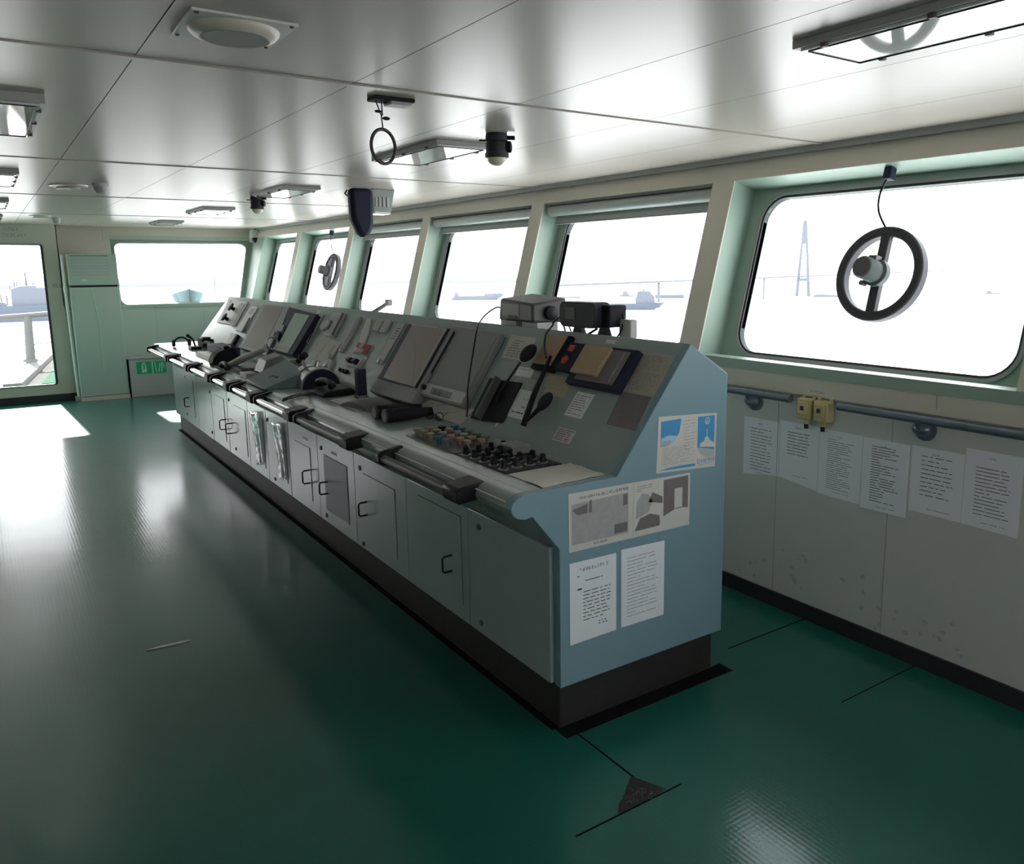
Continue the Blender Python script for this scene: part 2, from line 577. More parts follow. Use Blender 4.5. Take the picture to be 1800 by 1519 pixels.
# glazed wheelhouse door at the far left
d = bpy.data.objects.new('door_1', None); COL.objects.link(d); d.location = (-1.29, FY, .2); OFF[d.name] = V(d.location); tag(d, kind='structure')
DF = Frame((0, FY, 0), (-1, 0, 0), (0, 0, 1))
o = rrect(.845, 1.74, .20, 1.985, .004); i = rrect(.885, 1.70, .225, 1.955, .02)
g = B(); g.ring(DF, rect_around(i, .845, 1.74, .20, 1.985), i, .004, .045)
g.build('door_frame', M['cream'], d)
g = B(); g.ring(DF, rrect(.862, 1.72, .215, 1.965, .03), rrect(.888, 1.697, .228, 1.952, .02), -.006, .02)
g.build('door_seal', M['rubber'], d)
B().prism(DF, i, .02, .026).build('pane', M['glass'], d)

# rest of the wheelhouse (behind and beside the camera)
b = B()
b.box((XA - .06, YN, 0), (XA, FY, CZ + .05))
struct('wall_left', b, M['cream'])
b = B()
b.box((XA, YN - .06, 0), (WX, YN, 1.2)); b.box((XA, YN - .06, 2.0), (1.8, YN, CZ + .05))
for x0, x1 in ((XA, -2.6), (-1.5, -.35), (.9, 1.8)): b.box((x0, YN - .06, 1.2), (x1, YN, 2.0))
struct('wall_near', b, M['cream'])

# lettering over the door, faded
b = B(); random.seed(3)
b.m = 1; b.box((-1.62, FY - .004, 2.03), (-.93, FY, 2.18)); b.m = 0
for row, z in ((0, 2.125), (1, 2.055)):
    x = -1.02 if row else -1.10
    for k in range(11):
        w_ = random.uniform(.014, .03); h_ = .035
        for s in range(3):
            t = random.choice([(0, 0, .005, h_), (w_ - .005, 0, w_, h_), (0, h_ - .006, w_, h_), (0, .014, w_, .019), (0, 0, w_, .005)])
            xx = x - w_
            b.box((xx + t[0], FY - .005, z + t[1]), (xx + t[2], FY - .0035, z + t[3]))
        x -= w_ + .012
mm('faded_ink', (.22, .25, .24), .6)
tag(b.build('door_sign', [M['faded_ink'], M['cream']], loc=(-1.25, FY, 2.05)), 'faded two-line lettered plate above the glazed door', 'sign')

# ------------------------------------------------------------------ the long bridge console
YL = 7.0
ZB = .176
con = thing('bridge_console', (.4, 3.5, 0), 'long pale blue-green bridge console with a sloped instrument face, running under the front windows', 'console')
XZ = Frame((0, 0, 0), (1, 0, 0), (0, 0, 1))           # c = -y


def nose():
    return [(-.1075, .826), (-.135, .822), (-.165, .830), (-.184, .846), (-.191, .866), (-.184, .886), (-.166, .901), (-.142, .908)]


prof = [(0, ZB), (0, .691)] + nose() + [(.251, .9084), (.601, 1.3636), (.801, 1.2364), (.801, ZB)]
prof_in = [(.012, ZB)] + [(.012, .685)] + nose() + prof[-4:]
B().prism(XZ, prof, -.036, 0).build('end_panel', M['end_paint'], con, bevel=.003)['label'] = 'pale blue near end panel'
inner = [(x if x > .012 else x, z) for x, z in prof_in]
b = B()
b.prism(XZ, inner, -YL, -.0365)
b.m = 1
b.box((-.112, .04, .9075), (-.109, YL - .01, .9092))    # desk bead and nose strip, highlight stripes put into their white
b.box((-.1905, .04, .884), (-.1855, YL - .01, .888))
b.m = 0
b.build('body', [M['console_paint'], M['trim_white']], con, bevel=.006)
B().prism(XZ, [(.02, 0), (.02, ZB), (.78, ZB), (.78, 0)], -YL + .02, -.035).build('plinth', M['plinth_black'], con)['label'] = 'black plinth'
b = B()
for y in (.30, .36, .42, .48, .54): b.box((-.030, y, .716), (-.012, y + .03, .7165))
# dark vent slots under the desk nose
VF = Frame((0, 0, .691), (0, -1, 0), (-.1075, 0, .139))
b = B()
for k in range(9): b.fbox(VF, -.30 - .035 * k, -.285 - .035 * k, .045, .13, -.001, .0012)
b.build('vent_slots', M['knob_green'], con)
b = B(); b.box((.805, 2.2, 1.0), (.83, 2.4, 1.1))


def handle(parent, y, z0, z1):
    B().tube([(-.010, y, z1), (-.052, y, z1), (-.06, y, z1 - .008), (-.06, y, z0 + .008), (-.052, y, z0), (-.010, y, z0)], .0048, 8).build('handle', M['black'], parent)


def knob_lock(parent, y, z):
    B().lathe((-.011, y, z), (-1, 0, 0), [(.013, 0), (.013, .006), (.006, .008)], 14).build('lock', M['grey_dark'], parent)


def door(y0, y1, inset=None, han=None, locks=(), label=None, paint='door_paint', inset_paint=None, tagplate=None):
    d = B().box((-.012, y0, ZB + .004), (.0118, y1, .688)).build('cabinet_door', M[paint], con, bevel=.002)
    if inset:
        a, c, z0, z1 = inset
        g = B(); g.box((-.0155, a, z0), (-.0118, c, z1)); g.m = 1
        t = .0022
        g.box((-.0128, a - t, z0 - t), (-.0118, c + t, z1 + t))
        g.build('access_hatch', [M[inset_paint or paint], M['black']], d)
    if han: handle(d, *han)
    for l in locks: knob_lock(d, *l)
    if tagplate:
        B().box((-.0134, tagplate[0], tagplate[2]), (-.0118, tagplate[1], tagplate[3])).build('tag_plate', M['paper'], d)
    if label: d['label'] = label
    return d


door(.045, .637, None, None, ((.545, .632), (.545, .226)))
door(.643, 1.240, (.70, 1.105, .254, .635), (.785, .375, .445), (), tagplate=(.90, .965, .60, .632))
door(1.245, 1.900, (1.37, 1.77, .255, .60), (1.735, .385, .455), ((1.815, .62), (1.815, .206)))
door(1.905, 2.490, (2.01, 2.38, .26, .588), (2.345, .362, .432), ((2.42, .62), (2.385, .22)), inset_paint='door_dark', tagplate=(2.16, 2.25, .618, .632))
d5 = door(2.495, 3.055, (2.63, 2.92, .25, .58), (2.65, .36, .44), (), tagplate=(2.66, 2.76, .62, .634))
door(3.065, 3.565, (3.13, 3.47, .25, .60), None, ((3.53, .62), (3.43, .22)))
door(3.572, 4.060, (3.65, 3.96, .25, .60), None, ())
door(4.070, 4.690, (4.13, 4.46, .25, .60), (4.58, .355, .435), ((4.62, .62), (4.50, .24)))
door(4.702, 5.255, (4.80, 5.15, .25, .60), (4.785, .355, .435), ())
door(5.265, 5.845, None, None, ((5.31, .60), (5.33, .24)))
door(5.855, 6.985, (6.0, 6.75, .27, .62), (6.22, .35, .435), ((6.35, .62), (6.40, .25)))
B().box((-.006, 4.690, ZB + .02), (.0115, 4.702, .66)).build('door_gap', M['black'], con)

for y0, y1 in ((.24, .96), (1.30, 2.09), (2.16, 2.87), (2.93, 3.46), (3.53, 4.03), (4.10, 4.80), (4.87, 5.68), (5.76, 6.80)):
    rail = B().tube([(-.238, y0 + .03, .868), (-.238, y1 - .015, .868)], .017, 12).build('grab_rail', M['grey_dark' if y0 < 2 else 'chrome'], con)
    b = B()
    bf = Frame((0, y0, 0), (1, 0, 0), (0, 0, 1))
    b.prism(bf, [(-.150, .846), (-.255, .836), (-.262, .848), (-.262, .885), (-.250, .896), (-.150, .908)], -.115, 0)
    b.build('rail_bracket', M['black'], rail, bevel=.006)
    b = B()
    bf = Frame((0, y1 - .03, 0), (1, 0, 0), (0, 0, 1))
    b.prism(bf, [(-.150, .846), (-.235, .838), (-.262, .852), (-.262, .884), (-.245, .897), (-.150, .915)], -.03, 0)
    b.build('rail_bracket', M['black'], rail, bevel=.005)
    B().lathe((-.238, y1 - .004, .868), (0, 1, 0), [(.02, 0), (.02, .006), (.012, .010)], 14).build('rail_end_cap', M['white'], rail)
struct_b = B()

# ------------------------------------------------------------------ instruments set into the sloped face
def C(y, t, c=0): return PF.p(-y, t, c)
N_ = PF.n


def inst(name, y, t, label, cat, group=None):
    return thing(name, C(y, t), label, cat, group)


# nearer radar display, thick tilted housing
t = inst('radar_display', 1.95, .05, 'thick-framed display with a reddish-brown screen crossed by a diagonal line, left of the pale display', 'monitor')
b = B()
b.prism(Frame(C(0, 0), (0, 0.7927 * 0 - 1, 0), PF.v), [(-2.215, .018), (-1.655, .018), (-1.715, .49), (-2.285, .49)], .0, .058)
b.build('housing', M['grey_mid'], t, bevel=.006)
b = B(); b.prism(PF, [(-2.20, .104), (-1.69, .104), (-1.735, .478), (-2.26, .478)], .0575, .062); b.build('bezel', M['black'], t)
b = B(); b.prism(PF, [(-2.135, .112), (-1.715, .112), (-1.765, .470), (-2.195, .470)], .0615, .0635)
b.m = 1
b.prism(PF, [(-1.718, .11), (-1.712, .11), (-1.762, .472), (-1.768, .472)], .0615, .070)
b.prism(PF, [(-2.195, .469), (-1.762, .469), (-1.762, .475), (-2.195, .475)], .0615, .068)
b.m = 2
b.prism(PF, [(-1.765, .125), (-1.761, .125), (-2.02, .38), (-2.024, .38)], .0634, .0638)
b.build('screen', [M['screen_red'], M['grey_light'], M['photo_dark']], t)

t = inst('radar_display', 1.5, .1, 'flat grey display with a key strip below, right of the red-brown screen', 'monitor')
b = B(); b.prism(PF, [(-1.735, .085), (-1.20, .085), (-1.25, .505), (-1.80, .525)], 0, .035); b.build('housing', M['grey_mid'], t, bevel=.008)
b = B(); b.prism(PF, [(-1.665, .17), (-1.235, .17), (-1.275, .478), (-1.70, .49)], .0345, .037); b.m = 1
b.prism(PF, [(-1.690, .175), (-1.676, .175), (-1.706, .475), (-1.72, .475)], .0345, .045)
b.build('screen', [M['screen_grey'], M['screen_frame']], t)
b = B(); b.prism(PF, [(-1.70, .098), (-1.225, .098), (-1.235, .158), (-1.71, .158)], .0345, .0375); b.build('key_strip', M['photo_light'], t)
b = B()
for k in range(11):
    y = 1.36 + .02 * k; b.prism(PF, [(-y - .005, .105), (-y + .004, .105), (-y - .004, .14), (-y - .013, .14)], .0374, .042)
b.build('key', M['grey_mid'], t)
b = B(); b.lathe(C(1.655, .13, .037), N_, [(.014, 0), (.012, .02), (.002, .021)], 14); b.build('knob', M['black'], t)

# narrow control panel beside the nearer radar
t = inst('instrument_module', 2.43, .2, 'narrow pale button panel along the left side of the red-brown display', 'instrument panel')
b = B(); b.prism(PF, [(-2.50, .215), (-2.395, .215), (-2.43, .505), (-2.535, .505)], 0, .012); b.build('face_plate', M['grey_light'], t, bevel=.002)
b = B()
for k in range(5): b.fbox(PF, -2.50 + .004 * k, -2.45 + .004 * k, .46 - .018 * k, .466 - .018 * k, .0118, .014)
b.build('button_marks', M['grey_dark'], t)
b = B(); b.lathe(C(2.435, .226, .012), N_, [(.013, 0), (.013, .012), (.006, .014)], 14); b.build('knob', M['chrome'], t)

# red and white push buttons
t = inst('button_panel', 2.82, .28, 'block of red and white push buttons on the sloped console face', 'button panel')
b = B(); b.fbox(PF, -2.925, -2.69, .245, .325, 0, .006); b.build('base_plate', M['grey_green'], t)
for r_ in range(2):
    for k in range(6):
        y = 2.905 - .036 * k - .018 * (1 - r_) * 0
        red = (k >= 3 and r_ == 0) or (k >= 4) or (r_ == 0 and k == 0)
        b = B(); b.fbox(PF, -y, -y + .026, .252 + .037 * (1 - r_), .282 + .037 * (1 - r_), .0058, .018)
        b.build('push_button', M['ink_red' if red else 'paper_pink'], t, bevel=.002)
t = inst('instrument_module', 2.8, .18, 'panel with two black-and-white rocker levers below the red buttons', 'instrument panel')
b = B(); b.fbox(PF, -2.91, -2.66, .135, .238, 0, .005); b.build('face_plate', M['grey_light'], t)
for y in (2.83, 2.74):
    b = B(); b.fbox(PF, -y - .033, -y + .033, .152, .218, .0048, .016); lv = b.build('lever_base', M['paper'], t, bevel=.002)
    b = B(); b.prism(Frame(C(y - .026, 0), PF.v, PF.n), [(.165, .0158), (.205, .0158), (.199, .042), (.173, .05)], -.052, 0); b.build('lever', M['black'], lv, bevel=.003)
for k, y in enumerate((2.93, 2.87, 2.82)):
    b = B(); b.lathe(C(y, .11, 0), N_, [(.013, 0), (.011, .022), (.002, .023)], 12)
    o = b.build('switch_knob', M['black'], loc=C(y, .11))
    tag(o, ['small black switch knob below the rocker levers, farthest of three', 'small black switch knob below the rocker levers, middle of three', 'small black switch knob below the rocker levers, nearest of three'][k], 'knob', 'switch knobs under the rocker levers')

# pale module boxes and strips of the middle section
def slab(name, poly, h, m, label, cat, group=None, base=0.0, bevel=.004, extra=None):
    cy = sum(-p[0] for p in poly) / len(poly); ct = min(p[1] for p in poly)
    if extra is None:
        b = B(); b.prism(PF, poly, base, base + h)
        return tag(b.build(name, M[m], loc=C(cy, ct), bevel=bevel), label, cat, group)
    t = inst(name, cy, ct, label, cat, group)
    b = B(); b.prism(PF, poly, base, base + h); b.build('face_plate', M[m], t, bevel=bevel)
    for nm, pl_, c0, c1, m2 in extra:
        b = B(); b.prism(PF, pl_, base + c0, base + c1); b.build(nm, M[m2], t, bevel=.001)
    return t


slab('blank_cover', [(-2.83, .425), (-2.74, .425), (-2.77, .508), (-2.86, .508)], .02, 'grey_light', 'small pale cover box above the red buttons, the left of two', 'cover', 'small cover boxes above the red buttons')
slab('blank_cover', [(-2.71, .423), (-2.62, .423), (-2.645, .512), (-2.735, .512)], .02, 'grey_light', 'small pale cover box above the red buttons, the right of two', 'cover', 'small cover boxes above the red buttons')
slab('flag_cover', [(-2.93, .325), (-2.83, .325), (-2.87, .40), (-2.97, .508), (-3.05, .508), (-3.0, .42)], .012, 'paper_warm', 'wavy pale strip taped above the red buttons', 'strip')
slab('instrument_module', [(-3.14, .23), (-3.085, .23), (-3.135, .512), (-3.235, .512)], .022, 'grey_light', 'long narrow pale module with rounded end left of the red buttons', 'instrument panel',
     extra=[('trim', [(-3.105, .24), (-3.10, .24), (-3.165, .508), (-3.17, .508)], .0215, .023, 'grey_dark'), ('label_plate', [(-3.128, .245), (-3.108, .245), (-3.112, .27), (-3.132, .27)], .0215, .0235, 'grey_mid')])
slab('screen_box', [(-3.285, .065), (-3.095, .07), (-3.13, .158), (-3.285, .163)], .022, 'grey_light', 'small pale box with a grey display window behind the telegraph drum', 'instrument',
     extra=[('window', [(-3.27, .072), (-3.18, .073), (-3.20, .15), (-3.275, .15)], .0215, .0235, 'paper')])
slab('instrument_module', [(-3.62, .14), (-3.20, .12), (-3.20, .30), (-3.50, .31), (-3.58, .30)], .014, 'grey_light', 'wide plain pale panel behind the engine telegraph', 'instrument panel',
     extra=[('seam', [(-3.47, .15), (-3.466, .15), (-3.42, .29), (-3.424, .29)], .0135, .015, 'grey_mid'), ('stain', [(-3.32, .20), (-3.24, .19), (-3.25, .26), (-3.31, .27)], .0135, .0145, 'paper_aged'), ('slot', [(-3.235, .165), (-3.222, .165), (-3.228, .195), (-3.241, .195)], .0135, .016, 'black')])
slab('module_box', [(-3.60, .33), (-3.40, .33), (-3.47, .523), (-3.73, .523)], .018, 'grey_green', 'flat grey-green module above the wide pale panel', 'module',
     extra=[('trim', [(-3.42, .335), (-3.405, .335), (-3.475, .52), (-3.49, .52)], .0175, .03, 'grey_dark')])
t = inst('round_module', 3.68, .38, 'round pale module with a dark side handle high on the console face', 'module')
b = B(); b.prism(PF, [(-3.67 + .075 * math.cos(a * .5236), .405 + .045 * math.sin(a * .5236)) for a in range(12)], 0, .03); b.build('body', M['grey_light'], t, bevel=.004)
b = B(); b.prism(PF, [(-3.60, .375), (-3.565, .375), (-3.60, .45), (-3.64, .45)], 0, .022); b.build('side_handle', M['grey_dark'], t, bevel=.003)
slab('instrument_module', [(-3.93, .25), (-3.81, .24), (-3.885, .498), (-3.98, .508)], .012, 'grey_light', 'narrow pale panel with a dark edge beside the green screen', 'instrument panel',
     extra=[('edge', [(-3.82, .245), (-3.805, .245), (-3.875, .40), (-3.89, .40)], .0115, .016, 'black')])

# electronic chart display with a green screen
t = inst('chart_display', 4.3, .1, 'dark-framed display with a pale green screen in the middle of the console', 'monitor')
b = B(); b.prism(PF, [(-4.33, .105), (-3.83, .105), (-3.90, .47), (-4.62, .505)], 0, .05); b.build('housing', M['navy'], t, bevel=.008)
b = B(); b.prism(PF, [(-4.26, .118), (-3.95, .118), (-4.03, .452), (-4.39, .455)], .0495, .053); b.m = 1
b.prism(PF, [(-4.26, .112), (-3.95, .112), (-3.962, .16), (-4.272, .16)], .0495, .0545)
b.build('screen', [M['screen_green'], M['knob_grey']], t)
b = B(); b.prism(PF, [(-4.5, .27), (-4.36, .27), (-4.41, .33), (-4.55, .33)], .0495, .066); b.m = 1; b.prism(PF, [(-4.46, .19), (-4.32, .19), (-4.37, .255), (-4.51, .255)], .0495, .07)
b.build('side_keypad', [M['grey_mid'], M['navy']], t, bevel=.003)

# large tan display
t = inst('alarm_display', 5.1, .05, 'tall display with a plain tan screen left of the green screen', 'monitor')
b = B(); b.prism(PF, [(-5.30, .05), (-4.46, .05), (-4.70, .515), (-5.48, .515)], 0, .035); b.build('housing', M['grey_mid'], t, bevel=.006)
b = B(); b.prism(PF, [(-5.22, .075), (-4.62, .075), (-4.84, .50), (-5.38, .50)], .0345, .037); b.build('screen', M['screen_tan'], t)
b = B(); b.prism(PF, [(-4.60, .30), (-4.50, .30), (-4.66, .50), (-4.74, .50)], .0345, .045); b.build('side_panel', M['grey_mid'], t)

# lit far panels
slab('instrument_module', [(-6.72, .25), (-6.0, .26), (-6.12, .53), (-6.85, .535)], .014, 'trim_white', 'sunlit white panel with two black star knobs at the far end of the console', 'instrument panel',
     extra=[('seam', [(-6.62, .26), (-6.60, .26), (-6.74, .525), (-6.76, .525)], .0135, .015, 'grey_mid'),
            ('window', [(-6.22, .28), (-6.05, .28), (-6.14, .50), (-6.31, .50)], .0135, .018, 'photo_light')])
for k, (y, tt) in enumerate(((6.38, .42), (6.36, .30))):
    b = B(); b.lathe(C(y, tt, .015), N_, [(.02, 0), (.016, .03), (.045, .034), (.045, .05), (.01, .054)], 5)
    tag(b.build('star_knob', M['black'], loc=C(y, tt, .014)), ['upper black star knob on the sunlit far panel', 'lower black star knob on the sunlit far panel'][k], 'knob', 'star knobs on the far panel')
slab('instrument_module', [(-5.86, .21), (-5.62, .21), (-5.68, .49), (-5.93, .495)], .012, 'white', 'white panel with a small grey window between the far panel and the tan screen', 'instrument panel',
     extra=[('window', [(-5.82, .40), (-5.72, .40), (-5.74, .46), (-5.85, .46)], .0115, .014, 'photo_light'), ('edge', [(-5.63, .21), (-5.60, .21), (-5.66, .36), (-5.69, .36)], .0115, .018, 'black')])
slab('junction_box', [(-5.80, .05), (-5.64, .05), (-5.68, .17), (-5.86, .17)], .03, 'white', 'small white box with a dark edge low on the far console face', 'box',
     extra=[('edge', [(-5.64, .05), (-5.58, .05), (-5.62, .17), (-5.68, .17)], -.03 + .0, .03, 'navy')])

# the tan-covered radios at the near end
t = inst('radio_panel', .42, .32, 'dark navy radio panel with a tan cover plate, nearest the end of the console', 'radio')
b = B(); b.fbox(PF, -.70, -.572, .368, .512, 0, .018); b.build('handset_bay', M['navy'], t, bevel=.003)
b = B(); b.fbox(PF, -.56, -.215, .315, .505, 0, .03); b.build('housing', M['navy'], t, bevel=.004)
b = B(); b.fbox(PF, -.505, -.255, .335, .49, .0295, .036); b.build('front_plate', M['photo_dark'], t, bevel=.002)
b = B(); b.fbox(PF, -.285, -.275, .345, .485, .0358, .0375); b.build('edge_strip', M['grey_mid'], t)
b = B(); b.fbox(PF, -.535, -.36, .355, .492, .0358, .052); b.build('cover_plate', M['tan2'], t, bevel=.003)['label'] = 'tan cover plate'
b = B()
b.prism(PF, [(-.657 + .022 * math.cos(a * 1.257 + .3), .420 + .022 * math.sin(a * 1.257 + .3)) for a in range(5)], .0175, .024); b.build('red_button', M['red'], t)
b = B(); b.fbox(PF, -.675, -.64, .465, .495, .0175, .024); b.build('red_button', M['red'], t)
t = inst('radio_panel', .8, .36, 'tan panel with black edging left of the navy radio panel', 'radio')
b = B(); b.fbox(PF, -.875, -.70, .355, .54, 0, .022); b.build('housing', M['black_soft'], t, bevel=.003)
b = B(); b.fbox(PF, -.868, -.728, .378, .536, .0218, .028); b.build('cover_plate', M['tan'], t, bevel=.002)

# ------------------------------------------------------------------ papers
def lines(b, F, x0, x1, y0, y1, n, c, seed, th=.0032, fill=.8, dash=(.02, .07), slot=1, left=True):
    """rows of broken strokes standing for unreadable print"""
    rd = random.Random(seed); b.m = slot
    for k in range(n):
        y = y1 - (y1 - y0) * (k + .5) / n
        x = x0; end = x0 + (x1 - x0) * (fill + (1 - fill) * rd.random()) if rd.random() < .75 else x0 + (x1 - x0) * rd.uniform(.25, .8)
        while x < end - .004:
            w = min(rd.uniform(*dash), end - x)
            b.fbox(F, x, x + w, y - th / 2, y + th / 2, c, c + .0003)
            x += w + rd.uniform(.004, .010)
    b.m = 0


def glyphs(b, F, x, y, h, n, c, seed, slot=1, gap=.3):
    """small letter-like marks"""
    rd = random.Random(seed); b.m = slot; s = h * .16
    for k in range(n):
        w = h * rd.uniform(.45, .8)
        for q in range(3):
            t = rd.choice([(0, 0, s, h), (w - s, 0, w, h), (0, h - s, w, h), (0, h * .45, w, h * .45 + s), (0, 0, w, s)])
            b.fbox(F, x + t[0], x + t[2], y + t[1], y + t[3], c, c + .0003)
        x += w + h * gap
    b.m = 0


def sheet(name, F, poly, mats, label, cat, fn=None, group=None, th=.0012, c0=-.0002):
    b = B(); b.prism(F, poly, c0, c0 + th)
    if fn: fn(b, c0 + th)
    ca = sum(p[0] for p in poly) / len(poly); cb = min(p[1] for p in poly)
    return tag(b.build(name, [M[m] for m in mats], loc=F.p(ca, cb, c0)), label, cat, group)


def quad(a0, a1, b0, b1, sk=0.0): return [(a0, b0), (a1, b0 + sk), (a1, b1 + sk), (a0, b1)]


# end panel (a = x, b = z)
def poster(b, c):
    F = EP
    b.m = 1                                             # blue corner with a quarter round edge
    p = [(.458, 1.075)] + [(.458 + .098 * math.cos(t) , 1.075 - .088 * math.sin(t)) for t in [i * math.pi / 2 / 10 for i in range(11)]]
    b.prism(F, [(.458, 1.085), (.458, .99), (.49, .99), (.525, 1.005), (.55, 1.035), (.558, 1.075), (.558, 1.087)][::1], c, c + .0003)
    b.prism(F, [(.645, 1.083), (.645, .965), (.66, .938), (.69, .92), (.735, .915), (.735, 1.080)], c, c + .0003)
    b.m = 2
    b.prism(F, [(.460, .992), (.49, .992), (.522, 1.005), (.54, 1.022), (.50, 1.030), (.460, 1.022)], c + .0003, c + .0005)
    b.m = 3
    b.prism(F, [(.460, .991), (.489, .991), (.512, 1.0), (.505, 1.012), (.460, 1.010)], c + .0005, c + .0007)
    b.prism(F, [(.648, .962), (.66, .938), (.69, .92), (.735, .915), (.735, .945), (.69, .955)], c + .0003, c + .0005)
    b.m = 0                                             # white ship, mast and round emblem
    b.prism(F, [(.655, .965), (.735, .955), (.735, .972), (.71, .985), (.70, 1.0), (.685, 1.0), (.68, .985), (.66, .978)], c + .0005, c + .0008)
    b.fbox(F, .692, .696, 1.0, 1.03, c + .0005, c + .0008)
    b.ring(F, [(.695 + .014 * math.cos(a), 1.062 + .014 * math.sin(a)) for a in [i * math.pi / 8 for i in range(16)]],
           [(.695 + .011 * math.cos(a), 1.062 + .011 * math.sin(a)) for a in [i * math.pi / 8 for i in range(16)]], c + .0005, c + .0008)
    b.fbox(F, .6935, .6965, 1.048, 1.070, c + .0005, c + .0008)
    b.fbox(F, .688, .691, 1.052, 1.064, c + .0005, c + .0008); b.fbox(F, .699, .702, 1.052, 1.064, c + .0005, c + .0008)
    b.m = 1
    b.prism(F, [(.448, .900), (.635, .893), (.635, .903), (.56, .906), (.50, .905)], c, c + .0003)
    glyphs(b, F, .645, .900 - .0, .016, 7, c, 5, slot=4, gap=.2)
    lines(b, F, .57, .64, .96, 1.08, 10, c, 31, th=.0014, slot=6)
    lines(b, F, .465, .635, .915, .985, 12, c, 32, th=.0012, slot=6)
    lines(b, F, .65, .735, .888, .897, 2, c, 33, th=.0012, slot=6)


sheet('poster', EP, [(.437, .893), (.741, .876), (.746, 1.088), (.446, 1.105)], ['paper_warm', 'poster_blue', 'poster_sky', 'poster_grey', 'poster_blue', 'photo_light', 'ink_grey'],
      'white and blue leaflet with a ship picture, topmost sheet on the console end panel', 'poster', poster)


def diagram(b, c):
    F = EP
    b.m = 1; b.prism(F, [(.052, .695), (.305, .692), (.305, .845), (.052, .842)], c, c + .0003)
    b.m = 2; b.prism(F, [(.055, .822), (.075, .80), (.12, .80), (.12, .835)], c + .0003, c + .0005)
    b.prism(F, [(.125, .80), (.14, .80), (.138, .845), (.13, .845)], c + .0003, c + .0005)
    b.fbox(F, .24, .30, .70, .735, c + .0003, c + .0005); b.fbox(F, .28, .30, .80, .84, c + .0003, c + .0005)
    b.m = 2
    b.fbox(F, .475, .60, .70, .862, c, c + .0003)
    b.prism(F, [(.335, .69), (.46, .69), (.455, .73), (.41, .745), (.36, .735)], c, c + .0003)
    b.prism(F, [(.40, .79), (.47, .775), (.47, .80), (.42, .825)], c + .0003, c + .0005)
    b.m = 1; b.prism(F, [(.34, .735), (.40, .752), (.42, .79), (.40, .82), (.37, .83), (.345, .80)], c + .0003, c + .0005)
    b.m = 0; b.prism(F, [(.455, .685), (.60, .685), (.60, .735), (.55, .745), (.50, .73), (.46, .715)], c + .0005, c + .0008)
    b.fbox(F, .53, .57, .74, .82, c + .0005, c + .0008)
    glyphs(b, F, .085, .855, .010, 24, c, 8, slot=4)
    glyphs(b, F, .145, .680, .008, 9, c, 9, slot=4)
    lines(b, F, .345, .43, .835, .86, 3, c, 10, th=.0014, slot=4)
    b.m = 5; b.fbox(F, .327, .3285, .674, .876, c, c + .0005)


sheet('diagram_sheet', EP, [(.040, .671), (.609, .664), (.610, .870), (.039, .882)], ['paper_warm', 'photo_grey', 'photo_dark', 'photo_light', 'ink', 'grey_light'],
      'wide cream sheet with two grey machinery pictures on the console end panel', 'notice', diagram)


def note1(b, c):
    glyphs(b, EP, .085, .592, .012, 10, c, 21, gap=.5)
    lines(b, EP, .075, .10, .57, .58, 1, c, 22, th=.004)
    lines(b, EP, .11, .21, .55, .558, 1, c, 23, th=.003)
    lines(b, EP, .075, .095, .524, .53, 1, c, 24, th=.006)
    lines(b, EP, .10, .225, .40, .52, 9, c, 25, th=.003, dash=(.008, .035))
    lines(b, EP, .17, .215, .372, .392, 2, c, 26, th=.004, dash=(.004, .008))


def note2(b, c):
    lines(b, EP, .30, .455, .36, .60, 18, c, 41, th=.0022, dash=(.03, .12), slot=1)


sheet('notice', EP, [(.042, .327), (.250, .330), (.249, .626), (.042, .630)], ['paper', 'ink'], 'white typed notice with a bold heading, lower left on the console end panel', 'notice', note1)
sheet('notice', EP, [(.274, .331), (.483, .328), (.483, .625), (.273, .632)], ['paper', 'ink_grey'], 'white page of close print, lower right on the console end panel', 'notice', note2)

# six sheets on the wall under the handrail (a = -y, b = z)
defs = [
    (-.532, -.311, .624, .654, .915, 14, .0028, 'white notice nearest the console in the row under the handrail', (.10, .85)),
    (-.306, -.084, .655, .63, .928, 8, .0030, 'white notice under the yellow sockets with a half-empty page', (.42, .85)),
    (-.081, .144, .625, .62, .925, 24, .0024, 'white notice densely filled with pale print, right of the yellow sockets', (.10, .88)),
    (.148, .362, .612, .615, .922, 22, .0028, 'white notice under the second handrail bracket, curled away from the wall', (.12, .92)),
    (.374, .596, .655, .655, .926, 10, .0030, 'white notice with short broken bold lines, second from the right in the wall row', (.25, .90)),
    (.598, .815, .655, .650, .955, 14, .0026, 'white notice at the right end of the row on the wall', (.15, .80)),
]
for k, (a0, a1, bl, br, tp, n, th, lab, (f0, f1)) in enumerate(defs):
    def fn(b, c, a0=a0, a1=a1, bl=bl, tp=tp, n=n, th=th, k=k, f0=f0, f1=f1):
        w = a1 - a0; h = tp - bl
        lines(b, RW, a0 + w * .2, a0 + w * .82, bl + h * f0, bl + h * f1, n, c, 60 + k, th=th, dash=(.02, .10) if k != 4 else (.01, .05), slot=1)
        glyphs(b, RW, a0 + w * .40, tp - h * .10, .007, 5, c, 70 + k)
        lines(b, RW, a0 + w * .35, a0 + w * .8, bl + .012, bl + .03, 1, c, 80 + k, th=.0015)
    sheet('notice', RW, [(a0, bl), (a1, br), (a1, tp + (.0 if k < 5 else .0)), (a0, tp)], ['paper', 'ink_grey' if k in (2,) else 'ink'], lab, 'notice', fn, th=.001 if k != 3 else .004)

# sheets on the sloped console face
def pr(y0, y1, t0, t1): return [(-y1, t0), (-y0, t0), (-y0, t1), (-y1, t1)]


def sk(y_bl, y_br, y_tr, y_tl, t0, t1): return [(-y_bl, t0), (-y_br, t0), (-y_tr, t1), (-y_tl, t1)]


